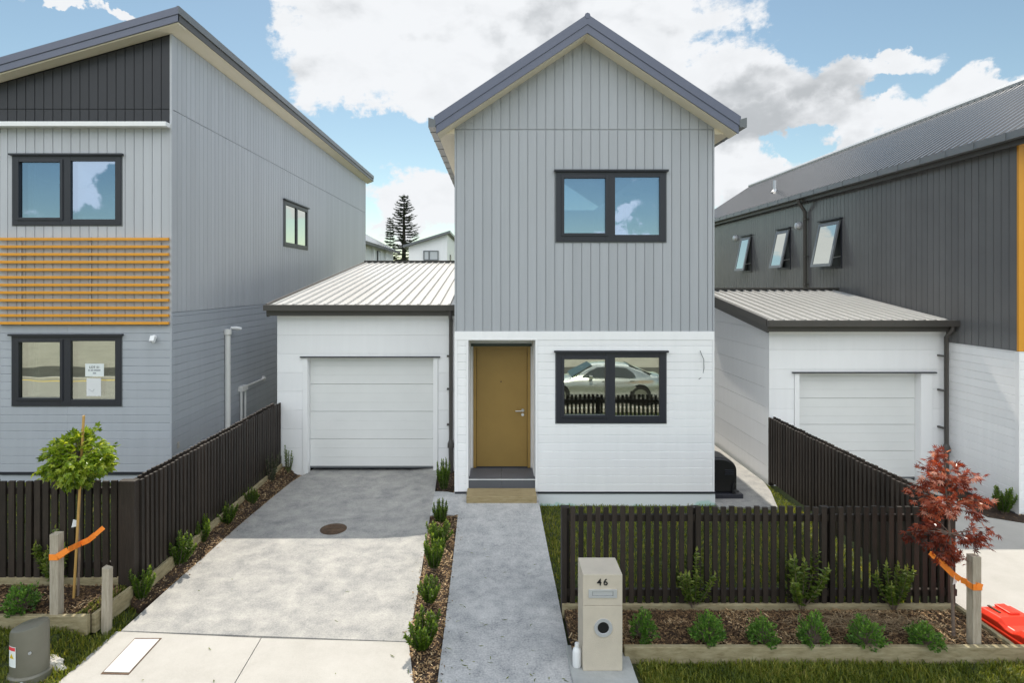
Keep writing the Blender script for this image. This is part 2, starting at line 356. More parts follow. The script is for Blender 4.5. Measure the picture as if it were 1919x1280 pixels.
# ================================================================== SETTING
def cz(x,y):
    return .02 + sm(7.0,9.5,y)*(.035+(.145-.035)*sm(-1.5,-.75,x))
def gz(y):
    return -.87*sm(4.7,-.6,y) if y<4.7 else 0.0
def sheet(name, pts, zf, mat, step=.4, skirt=.0, jit=0, uvz=0):
    bm=bmesh.new(); vs=[bm.verts.new((p[0],p[1],0)) for p in pts]; bm.faces.new(vs)
    xs=[p[0] for p in pts]; ys=[p[1] for p in pts]
    def cut(co,no): bmesh.ops.bisect_plane(bm,geom=bm.verts[:]+bm.edges[:]+bm.faces[:],plane_co=co,plane_no=no)
    x=math.floor(min(xs)/step)*step
    while x<max(xs):
        if x>min(xs): cut((x,0,0),(1,0,0))
        x+=step
    y=math.floor(min(ys)/step)*step
    while y<max(ys):
        if y>min(ys): cut((0,y,0),(0,1,0))
        y+=step
    bmesh.ops.triangulate(bm,faces=[f for f in bm.faces if len(f.verts)>4])
    for v in bm.verts:
        z=zf(v.co.x,v.co.y)
        if jit and not v.is_boundary: z+=jit*noise.noise((v.co.x*7,v.co.y*7,1.3))+jit*.6*noise.noise((v.co.x*19,v.co.y*19,4))
        v.co.z=z
    if skirt:
        ed=[e for e in bm.edges if e.is_boundary]; r=bmesh.ops.extrude_edge_only(bm,edges=ed)
        for v in r['geom']:
            if isinstance(v,bmesh.types.BMVert): v.co.z-=skirt
    bmesh.ops.recalc_face_normals(bm,faces=bm.faces)
    top=[f for f in bm.faces if abs(f.normal.z)>.5]
    if top and sum(f.normal.z for f in top)<0: bmesh.ops.reverse_faces(bm,faces=bm.faces)
    me=bpy.data.meshes.new(name); bm.to_mesh(me); bm.free(); me.materials.append(mat)
    o=bpy.data.objects.new(name,me); COL.objects.link(o); return o
def inside(p,poly):
    x,y=p; c=False; n=len(poly); j=n-1
    for i in range(n):
        xi,yi=poly[i][0],poly[i][1]; xj,yj=poly[j][0],poly[j][1]
        if ((yi>y)!=(yj>y)) and x<(xj-xi)*(y-yi)/(yj-yi)+xi: c=not c
        j=i
    return c

# ground: one sheet to the horizon, falling to the street in front
mb=MB(); ysq=[-400,-40,-12,-1.0,-.6,-.2,.3,.8,1.4,2,2.6,3.2,3.8,4.2,4.6,4.8,5.5,8,14,40,120,500]
for i in range(len(ysq)-1):
    a,b=ysq[i],ysq[i+1]
    mb.poly([(-500,a,gz(a)-.03),(500,a,gz(a)-.03),(500,b,gz(b)-.03),(-500,b,gz(b)-.03)])
kind(mb.build('ground',M['ground'],recalc=False),'structure')
mb=MB(); mb.box(-120,120,-8.0,-1.6,-1.0,-.87); kind(mb.build('road',M['asphalt']),'structure')
mb=MB(); mb.box(-120,120,-1.6,-1.35,-1.0,-.76); kind(mb.build('kerb',M['conc_new']),'structure')
mb=MB(); mb.box(-120,120,-8.25,-8.0,-1.0,-.76); kind(mb.build('kerb',M['conc_new']),'structure')
mb=MB(); mb.box(-120,120,-7.85,-7.70,-.869,-.864); kind(mb.build('road_marking',M['yellow']),'structure')
mb=MB(); mb.box(-120,120,-11.6,-8.25,-1.0,-.80); kind(mb.build('service_lane',M['tarseal']),'structure')
mb=MB(); mb.box(-120,120,-90,-26.0,-1.0,-.79); kind(mb.build('far_field',M['ground']),'structure')
mb=MB(); mb.box(-120,120,-26,-11.6,-1.0,-.80); kind(mb.build('open_land',M['drygrass']),'structure')

DL=[(60,1320),(108,1280),(170,1229)]
jl=G(227.5,1182.6,.02); jr=G(766,1203,.02)
def g2(px,py,z=.02): p=G(px,py,z); return (p.x,p.y)
drive=[(jl.x,jl.y),(jr.x,jr.y),g2(806,975,.05),g2(815,923,.12),g2(820,886,.1),(-1.09,11.2),(-3.42,11.2),g2(577,886,.06),g2(563,893,.055),g2(545,905,.05),g2(500,943,.04),g2(443,991.6,.025),g2(330,1090,.02)]
drive_o=kind(sheet('driveway',drive,cz,M['conc'],.4,.15),'structure')
g=.006
crossing=[(jl.x-.05,jl.y-g-.0),(jr.x,jr.y-g),g2(775,1280),(-.75,4.7),(-.8,3.5),(-4.6,3.5),(-4.1,4.7),g2(108,1280)]
# tooled joints: two panels of the crossing
mid_t=g2(490,1195); mid_b=g2(440,1280)
def lerp(a,b,t): return (a[0]+(b[0]-a[0])*t,a[1]+(b[1]-a[1])*t)
k=-1.9/750*0
kind(sheet('vehicle_crossing',[crossing[0],(mid_t[0]-.004,mid_t[1]-g),(mid_b[0]-.004,mid_b[1]),(mid_b[0]-.1,3.5),crossing[5],crossing[6],crossing[7]],lambda x,y:.016+gz(y),M['conc_new'],.5,.12),'structure')
kind(sheet('vehicle_crossing',[(mid_t[0]+.004,mid_t[1]-g),crossing[1],crossing[2],crossing[3],crossing[4],(mid_b[0]-.09,3.5),(mid_b[0]+.004,mid_b[1])],lambda x,y:.016+gz(y),M['conc_new'],.5,.12),'structure')
path=[g2(806,975,.05),g2(858,975,.06),g2(820,1280,.02),(-.6,3.5),(.72,3.5),g2(1078,1280,.02),g2(1040,1090,.03),(.66,8.6),(.66,10.12),(-.46,10.12),(-.46,9.56),(-.70,9.56),g2(815,923,.12)]
kind(sheet('path',path,lambda x,y:cz(x,y)+gz(y),M['conc_path'],.4,.15),'structure')
strip=[g2(806,975,.05),g2(858,975,.06),g2(820,1280,.02),(-.6,4.6),(-.78,4.6),g2(775,1280,.02),(jr.x,jr.y)]
bedpipe=[g2(815,923,.12),(-.70,9.56),(-.68,10.9),(-1.09,10.9)]
sidepath=[(3.5,9.35),(4.42,9.35),(4.62,10.0),(4.72,10.5),(4.72,24),(3.5,24)]
kind(sheet('side_path',sidepath,lambda x,y:.012+.02*sm(9.4,10.5,y),M['conc'],.8,.08),'structure')
rdrive=[(5.06,5.0),(8.6,5.0),(8.6,8.2),(7.35,8.9),(7.35,10.6),(5.06,10.6)]
kind(sheet('neighbour_driveway',rdrive,lambda x,y:.012+gz(y)+.05*sm(8,10.4,y),M['conc_new'],.6,.1),'structure')
rbed=[(7.36,8.9),(8.0,8.55),(8.0,10.4),(7.36,10.4)]
# raised lot on the left
lot=[(-3.93,6.55),(-3.93,10.85),(-4.1,24),(-40,24),(-40,6.55)]
kind(sheet('raised_lot',lot,lambda x,y:.25+.12*sm(7,9,y),M['ground'],2.0,.3),'structure')
bedL=[(-4.03,5.92),(-4.03,6.62),(-12,6.62),(-12,5.92)]
bedF=[g2(262,1140,.03),g2(330,1090,.02),g2(443,991.6,.025),g2(500,943,.04),g2(545,905,.05),g2(563,893,.055),(-3.44,10.88),(-3.93,10.88),(-3.93,6.4)]
bedR=[(.72,5.62),(.72,6.28),(4.86,6.28),(4.86,5.62)]
def zbedF(x,y):
    xe=-3.81+(y-6.05)*.0418; t=sm(.02,.20,xe-x); return .012+.16*t
beds=[('strip',strip,lambda x,y:cz(x,y)-.012+gz(y)),('pipe',bedpipe,lambda x,y:.085),('left',bedL,lambda x,y:.215),('fence',bedF,zbedF),('right',bedR,lambda x,y:.075),('far',rbed,lambda x,y:.03)]
chips=[900,60,2200,1300,4600,60]
for (nm,pl,zf),nc in zip(beds,chips):
    kind(sheet('mulch_bed',pl,zf,M['soil'],.09 if nm!='left' else .14,.1,jit=.012),'structure')
def scatter_poly(poly,n):
    xs=[p[0] for p in poly]; ys=[p[1] for p in poly]; out=[]
    while len(out)<n:
        p=(random.uniform(min(xs),max(xs)),random.uniform(min(ys),max(ys)))
        if inside(p,poly): out.append(p)
    return out
for (nm,pl,zf),nc in zip(beds,chips):
    c=MB(); light=0
    area=pl if nm!='left' else [(-4.04,5.93),(-4.04,6.6),(-7.5,6.6),(-7.5,5.93)]
    for (x,y) in scatter_poly(area,nc*3):
        l=random.uniform(.005,.022)*(1 if random.random()<.93 else 1.9); w=random.uniform(.003,.008); a=random.uniform(0,math.pi); t=random.uniform(-.45,.45)
        d=Vector((math.cos(a)*math.cos(t),math.sin(a)*math.cos(t),math.sin(t))); s_=Vector((-math.sin(a),math.cos(a),random.uniform(-.5,.5))).normalized()
        p=Vector((x,y,zf(x,y)+random.uniform(.004,.018)))
        r=random.random()
        if nm in('strip','fence'): r=.35+.65*r
        elif noise.noise((x*2.2,y*3,0))>.05: r=.3+.7*r
        else: r*=.75
        c.poly([p-d*l-s_*w,p+d*l-s_*w*.7,p+d*l*1.05+s_*w*.8,p-d*l+s_*w],r)
    kind(c.build('bark_mulch',M['chip'],recalc=False),'stuff')

c=MB()
for i in range(170):
    t=random.random(); a,b=random.choice([((strip[0],strip[6])),((strip[1],strip[2])),(bedF[1],bedF[2]),(bedF[2],bedF[3])]); x=a[0]+(b[0]-a[0])*t+random.gauss(0,.045); y=a[1]+(b[1]-a[1])*t
    l=random.uniform(.005,.018); an=random.uniform(0,math.pi); d=Vector((math.cos(an),math.sin(an),0)); s_=Vector((-d.y,d.x,0))*random.uniform(.003,.007); p=Vector((x,y,cz(x,y)+.004+random.uniform(0,.004)))
    c.poly([p-d*l-s_,p+d*l-s_*.6,p+d*l+s_,p-d*l+s_*.7],random.random()*.8)
kind(c.build('bark_mulch',M['chip'],recalc=False),'stuff')
# grass as blades
def grass(name,poly,n,zf,h=(.03,.07),w=.004,mat=None,clump=.0,excl=()):
    mb=MB(); k=0
    for (x,y) in scatter_poly(poly,n):
        if any(inside((x,y),e) for e in excl): continue
        nz=noise.noise((x*1.7,y*1.7,3.1))+.6*noise.noise((x*6,y*6,9))
        if clump and nz<-clump: continue
        a=random.uniform(0,2*math.pi); hh=random.uniform(*h)*(1+.4*nz); lean=random.uniform(.1,.9)*hh
        d=Vector((math.cos(a),math.sin(a),0)); s_=Vector((-d.y,d.x,0))*w*random.uniform(.6,1.3); p=Vector((x,y,zf(x,y)-.003))
        m=p+d*lean*.35+Vector((0,0,hh*.6)); t=p+d*lean+Vector((0,0,hh*random.uniform(.75,1)))
        n0=len(mb.v); mb.v += [tuple(p-s_),tuple(p+s_),tuple(m+s_*.8),tuple(m-s_*.8),tuple(t)]
        r=min(1,max(0,random.random()*.75+.25*nz+.1))
        mb.f += [[n0,n0+1,n0+2,n0+3],[n0+3,n0+2,n0+4]]; mb.r += [r,r]
    return kind(mb.build(name,mat or M['grass'],recalc=False),'stuff')
vergeR=[(.70,4.75),(.72,5.55),(5.0,5.55),(5.0,4.75)]
padpoly=[(.62,5.12),(1.30,5.12),(1.30,5.75),(.62,5.75)]
grass('verge_grass',vergeR,26000,lambda x,y:-.028,(.035,.085),.0045,excl=[padpoly])
lawn=[(.66,6.42),(.66,9.5),(3.55,9.5),(3.6,9.38),(4.42,9.3),(4.75,8.3),(4.75,6.42)]
grass('lawn_grass',lawn,26000,lambda x,y:-.028,(.025,.06),.005)
vergeL=[g2(100,1290,.02),(jl.x-.03,jl.y),g2(245,1160,.03),(-4.02,6.3),(-4.02,5.86),(-8,5.86),(-8,4.75),(-4.1,4.75)]
grass('lawn_grass',[(4.43,9.28),(4.60,10.0),(4.71,10.42),(4.76,10.42),(4.76,8.3)],1500,lambda x,y:-.028,(.025,.06),.005)
def zv(x,y):
    xe=-3.81+(y-6.05)*.09; return .0+.12*sm(.05,.45,xe-x)*sm(4.9,5.6,y)
vergeL=[g2(100,1290,.02),(jl.x-.02,jl.y),g2(258,1145,.03),(-3.96,6.45),(-3.98,5.90),(-8,5.90),(-8,4.75),(-4.1,4.75)]
kind(sheet('verge',vergeL,lambda x,y:zv(x,y)+gz(y)-.005,M['ground'],.1,.1),'structure')
grass('verge_grass',vergeL,22000,zv,(.03,.075),.005,clump=.42)
grass('lot_grass',[(-4.25,6.75),(-9,6.75),(-9,9.4),(-5,9.4),(-4.25,9)],7000,lambda x,y:.25+.12*sm(7,9,y),(.03,.08),.006)
grass('edge_grass',[(-4.06,5.92),(-3.99,6.5),(-4.12,6.5),(-4.2,5.92)],260,lambda x,y:.21,(.03,.08),.005)
# clippings lying on the path
mb=MB()
for i in range(50):
    t=random.random()**2.4; y=5.25+t*2.6; x=random.uniform(-.5,.68) if random.random()<.85 else random.uniform(-3.4,-.7)
    a=random.uniform(0,math.pi); l=random.uniform(.008,.030); d=Vector((math.cos(a),math.sin(a),0)); s_=Vector((-d.y,d.x,0))*.0022
    z=cz(x,y)+.004; p=Vector((x,y,z)); q=p+d*l+s_*random.uniform(-2,2)
    mb.poly([p-d*l-s_,p+s_*random.uniform(-2,2)-s_,q-s_,q+s_,p+s_*3,p-d*l+s_],random.random()*.6)
kind(mb.build('grass_clippings',M['grass'],recalc=False),'stuff')

# inset access lid and manhole
c4=[G(252.6,1198.7,.022),G(298.5,1198.7,.022),G(241.8,1261,.022),G(194.3,1260,.022)]
t=thing('access_cover','white rectangular access lid set in the pale concrete of the driveway crossing','access cover',c4[3])
def ring(c4,e,z):
    c=sum(c4,Vector())/4; return [Vector((p.x+(p.x-c.x)*e,p.y+(p.y-c.y)*e,z)) for p in c4]
mb=MB(); mb.prism([p-c4[3] for p in ring(c4,.10,.0)],[p-c4[3] for p in ring(c4,.10,.0195)]); mb.build('frame',M['rust'],t)
mb=MB(); mb.prism([p-c4[3] for p in ring(c4,0,.0)],[p-c4[3] for p in ring(c4,0,.0245)]); mb.build('lid',M['lid'],t)
p=G(625,993.5,.03); p.z=cz(p.x,p.y)
t=thing('manhole_cover','round rusty iron manhole cover in the middle of the driveway','manhole cover',p)
mb=MB(); mb.lathe([(.185,-.02),(.185,.006),(.165,.006),(.165,.002)],n=36); mb.build('rim',M['rust'],t)
mb=MB(); mb.lathe([(.16,-.02),(.16,.007),(.05,.009),(.0,.009)],n=36)
for i in range(3): mb.obox((.0,-.09+.09*i,.010),(1,0,0),(0,1,0),(0,0,1),.09,.012,.003)
mb.build('lid',M['rust'],t)

# ================================================================== CENTRE HOUSE
YC=9.53
uc=lambda px:(px-CX)/F*YC
vc=lambda py:H-(py-CY)/F*YC
fr=Fr('front',YC)
hs=thing('house','light grey and white two storey gabled house with mustard front door, in the centre','house',(0,0,0))
X0,X1=uc(852),uc(1338); XCn=(X0+X1)/2; ZB=vc(921); ZM=vc(621); ZJ=vc(243); TAN=.668; ZA=7.70; YE=9.19
ztop=lambda x: ZA-.30-abs(x-XCn)*TAN
gt=Top(lambda x: ztop(x)+.02,[XCn]); PITCH=16.83/F*YC
dr=(uc(878),uc(1003),.0,vc(634.5))                       # door recess
wl=(uc(1042),uc(1247),vc(792),vc(660)); wu=(uc(1042),uc(1247),vc(453),vc(322))
YB=20.5
# upper cladding with its core
mb=MB(); slab_rect(mb,fr,X0+.012,X1-.012,ZM,ZJ,-.12,0)if False else None
for r in rect_sub([(X0+.012,X1-.012,ZM,ZJ)],[wu]): slab_rect(mb,fr,*r,-.12,0)
boards_v(mb,fr,X0+.03,X1-.03,ZM,ZJ-.008,PITCH,uc(853)+.012,[wu])
slab_rect(mb,fr,X0,X0+.024,ZM,ZJ-.008,-.06,.022); slab_rect(mb,fr,X1-.024,X1,ZM,ZJ-.008,-.06,.022)
mb.build('upper_wall',M['grey_clad'],hs)
mb=MB(); slab_poly(mb,fr,[(X0,ZJ),(X1,ZJ),(X1,ztop(X1)),(XCn,ztop(XCn)),(X0,ztop(X0))],-.12,0)
boards_v(mb,fr,X0,X1,ZJ+.008,9,PITCH,uc(853)+.012,top=gt); mb.build('gable_wall',M['grey_clad'],hs)
# sides and back (plain vertical boards)
mb=MB(); mb.box(X0+.012,X0+.12,YC+.121,YB,ZM,6.05); mb.box(X1-.12,X1-.012,YC+.121,YB,ZM,6.05); mb.box(X0+.012,X1-.012,YB+.001,YB+.12,0,6.05)
fw=Fr('west',X0+.012); fe=Fr('east',X1-.012)
boards_v(mb,fw,YC+.02,YB,ZM,6.0,PITCH,YC); boards_v(mb,fe,YC+.02,YB,ZM,6.0,PITCH,YC); mb.build('side_wall',M['grey_clad'],hs)
# lower cladding
mb=MB(); VP=15.2/F*YC
for r in rect_sub([(X0+.012,X1-.012,ZB,ZM)],[wl,dr]): slab_rect(mb,fr,*r,-.12,0)
ztrim=vc(637)
boards_h(mb,fr,X0+.05,X1-.03,ZB,ztrim,VP,ZB,[wl,(dr[0]-.04,dr[1]+.04,0,dr[3]+.04)],n1=.016)
slab_rect(mb,fr,X0,X1,ztrim+.0015,ZM,0,.022)
slab_rect(mb,fr,X0,X0+.048,ZB,ztrim,-.1,.022); slab_rect(mb,fr,X1-.028,X1,ZB,ztrim,-.1,.022)
for a,b in((dr[0]-.038,dr[0]),(dr[1],dr[1]+.038)): slab_rect(mb,fr,a,b,ZB,ztrim,-.12,.024)
slab_rect(mb,fr,dr[0]+.001,dr[1]-.001,dr[3],ztrim,-.12,.024)
mb.build('lower_wall',M['white_clad'],hs)
mb=MB(); mb.box(X0+.012,X0+.12,YC+.121,YB,.02,ZM-.002); mb.box(X1-.12,X1-.012,YC+.121,YB,.02,ZM-.002)
boards_h(mb,fe,YC+.02,YB,.05,ZM-.002,VP); boards_h(mb,fw,YC+.02,YB,.05,ZM-.002,VP); mb.build('lower_side_wall',M['white_clad'],hs)
mb=MB(); 
for a,b in((X0+.005,dr[0]-.04),(dr[1]+.04,X1+.02)): slab_rect(mb,fr,a,b,ZB-.03,ZB-.001,-.1,.03)
mb.build('base_flashing',M['frame'],hs)
mb=MB(); slab_rect(mb,fr,dr[1]+.03,X1+.012,-.05,ZB-.031,-.1,.018); slab_rect(mb,fr,X0+.01,dr[0]-.03,-.05,ZB-.031,-.1,.012); mb.build('plinth',M['plinth'],hs)
# porch recess
YD=10.10
mb=MB(); mb.box(dr[0]-.1,dr[0],YC+.121,YD,.1,dr[3]); mb.box(dr[1],dr[1]+.1,YC+.121,YD,.1,dr[3])
fj=Fr('east',dr[0]); boards_h(mb,fj,YC+.122,YD,.4,dr[3],VP,ZB,n1=.012); fj=Fr('west',dr[1]); boards_h(mb,fj,YC+.122,YD,.4,dr[3],VP,ZB,n1=.012)
mb.box(dr[0]-.1,dr[1]+.1,YC+.121,YD+.1,dr[3]+.001,dr[3]+.08)
fd=Fr('front',YD)
ud=lambda px:(px-CX)/F*YD; vd=lambda py:H-(py-CY)/F*YD
dz=(ud(887),ud(994),.30,vd(648))
for r in rect_sub([(dr[0]-.1,dr[1]+.1,.1,dr[3])],[dz]): slab_rect(mb,fd,*r,-.1,0)
mb.build('porch_lining',M['white_clad'],hs)
mb=MB(); slab_rect(mb,fd,ud(883),ud(996),vd(648),vd(643.5),0,.09); mb.build('head_flashing',M['green_flash'],hs)
ZF=vd(876)
do=MB(); slab_rect(do,fd,ud(893),ud(988),ZF+.012,vd(653),-.06,-.012); door=do.build('front_door',M['door'],hs)
mb=MB()
for (a,b,c,d) in((ud(887),ud(892.5),ZF,vd(648)),(ud(988.5),ud(994),ZF,vd(648)),(ud(892.5),ud(988.5),vd(652.5),vd(648))): slab_rect(mb,fd,a,b,c,d,-.06,.035)
mb.build('door_frame',M['door'],door,bevel=.004)
mb=MB(); hx,hz=ud(979.5),vd(769.5)
mb.tube([fd(hx,hz,-.012),fd(hx,hz,.0)],.027,16); mb.tube([fd(hx,hz,0),fd(hx,hz,.045)],.010,10); mb.tube([fd(hx,hz,.045),fd(hx-.125,hz-.003,.045)],.010,10); mb.build('handle',M['steel'],door,smooth=True)
mb=MB(); mb.tube([fd(hx,vd(777.5),-.012),fd(hx,vd(777.5),.004)],.024,16); mb.build('lock',M['tile_edge'],door,smooth=True)
mb=MB(); mb.tube([fd(ud(939),vd(715.5),-.012),fd(ud(939),vd(715.5),-.004)],.012,12); mb.build('peephole',M['rust'],door,smooth=True)
mb=MB(); slab_rect(mb,fd,ud(888),ud(993),ZF-.015,ZF+.010,-.06,-.002); mb.build('sill',M['frame'],door)
mb=MB(); zt=vc(898)
mb.box(dr[0]+.002,(dr[0]+dr[1])/2-.002,YC-.012,YD+.0,.0,zt); mb.box((dr[0]+dr[1])/2+.002,dr[1]-.002,YC-.012,YD+.0,.0,zt)
mb.build('porch_floor',M['tile'],hs)
mb=MB(); slab_rect(mb,fr,dr[0]+.001,dr[1]-.001,zt-.012,zt+.003,.013,.02); mb.build('tile_trim',M['tile_edge'],hs)
# timber step
ys0=9.13; z1=H-(930.5-CY)/F*ys0; z0=H-(942.5-CY)/F*ys0
mb=MB(); mb.box(X0+.13,X1-.13,YD+.2,YB-.01,2.75,2.8); mb.build('upper_floor',M['curtain'],hs)
st=thing('timber_step','thick pale timber step lying on the path before the front door','step',(0,ys0,z0))
mb=MB(); wS=((874-CX)/F*ys0,(1006-CX)/F*ys0)
for i in range(1): mb.box(wS[0],wS[1],0,YC-.03-ys0,-.02,z1-z0)
mb.build('tread',M['timber_x'],st,bevel=.008)
mb=MB(); mb.box(wS[0]+.05,wS[0]+.12,.05,.33,-.10,-.021); mb.build('bearer',M['timber_x'],st); mb=MB(); mb.box(wS[1]-.12,wS[1]-.05,.05,.33,-.10,-.021); mb.build('bearer',M['timber_x'],st)
# windows
P=lambda a,b,c,d:(uc(a),uc(b),vc(d),vc(c))
window(hs,fr,*wu,[P(1057,1134,334,437),P(1152,1235,332,440)],[(P(1057,1134,334,437),.045)],gmat=M['glass_up'])
mb=MB(); slab_rect(mb,fr,uc(1218),uc(1224),vc(452),vc(352),-.9,-.86); slab_rect(mb,fr,uc(1190),uc(1197),vc(452),vc(360),-.95,-.92); slab_rect(mb,fr,uc(1190),uc(1224),vc(352),vc(346),-.92,-.88); mb.build('inner_door_frame',M['curtain'],hs)
window(hs,fr,*wl,[P(1057,1134,673,777),P(1152,1235,670,779)],[(P(1057,1134,673,777),.045)],gmat=M['glass_dn'])
# roof
def chev(d0,d1,hw):                                   # chevron strip, drops d0..d1 below the top line
    return [(XCn-hw,ZA-hw*TAN-d0),(XCn,ZA-d0),(XCn+hw,ZA-hw*TAN-d0),(XCn+hw,ZA-hw*TAN-d1),(XCn,ZA-d1),(XCn-hw,ZA-hw*TAN-d1)]
HW=2.37
def chevron(mb,d0,d1,hw,ya,yb):
    fa=Fr('front',0); c=chev(d0,d1,hw)
    for q in ([c[0],c[1],c[4],c[5]],[c[1],c[2],c[3],c[4]]): mb.prism([(x,ya,z) for x,z in q],[(x,yb,z) for x,z in q])
mb=MB(); chevron(mb,.0,.155,HW,YE,YE+.03); ro=mb.build('barge_flashing',M['roofblue'],hs)
mb=MB(); chevron(mb,.157,.285,HW-.03,YE+.012,YE+.04); mb.build('barge_board',M['roofblue'],hs)
mb=MB(); chevron(mb,.27,.298,HW-.05,YE+.045,YC+.0); mb.build('verge_soffit',M['cream'],hs)
mb=MB(); cs=math.hypot(1,TAN)
for sgn in(-1,1):
    ribbed(mb,(XCn+sgn*(HW),YE+.002,ZA-HW*TAN-.03),(0,1,0),(-sgn,0,TAN),YB+.3-YE,HW*cs,pitch=.2)
ro=mb.build('roof',M['dark_roof'],hs)
mb=MB(); mb.tube([(XCn,YE-.005,ZA-.025),(XCn,YB+.3,ZA-.025)],.045,8); mb.build('ridge_cap',M['roofblue'],ro)
ZE=ZA-HW*TAN
for sgn in(-1,1):
    xo=XCn+sgn*HW
    mb=MB(); a,b=sorted((xo-sgn*.02,xo+sgn*.09)); prof=[(a,ZE-.17),(b,ZE-.17),(b,ZE-.02) if sgn>0 else (b,ZE-.05),(a,ZE-.05) if sgn>0 else (a,ZE-.02)]
    mb.prism([(x,YE-.005,z) for x,z in prof],[(x,YB+.2,z) for x,z in prof])
    y=YE+.3
    while y<YB: mb.box(a-.004,b+.004,y,y+.03,ZE-.176,ZE-.06); y+=.6
    mb.build('gutter',M['gutter'],hs)
    xw=X0 if sgn<0 else X1
    a,b=sorted((xw+sgn*.001,xo-sgn*.03)); mb=MB(); mb.box(a,b,YE+.30,YB,ZE-.20,ZE-.172)
    mb.prism([(xw,YC-.02,ZE-.172),(xo-sgn*.03,YC-.02,ZE-.172),(xw,YC-.02,ZE-.172+abs(xo-xw)*TAN*.75)],[(xw,YC+.02,ZE-.172),(xo-sgn*.03,YC+.02,ZE-.172),(xw,YC+.02,ZE-.172+abs(xo-xw)*TAN*.75)])
    mb.build('eave_soffit',M['cream'],hs)
# loose cable end on the white wall
cb=MB(); pts=[(1311,657),(1313,664),(1317,673),(1317.5,682),(1318.5,690),(1316.5,703),(1313,708),(1308.5,710)]
cb.tube([fr(uc(a),vc(b),.028+.02*math.sin(i*.9)) for i,(a,b) in enumerate(pts)],.0055,6); cab=cb.build('cable',M['gutter'],smooth=True)
tag(cab,'thin grey cable end dangling from the white wall beside the lower window','cable')

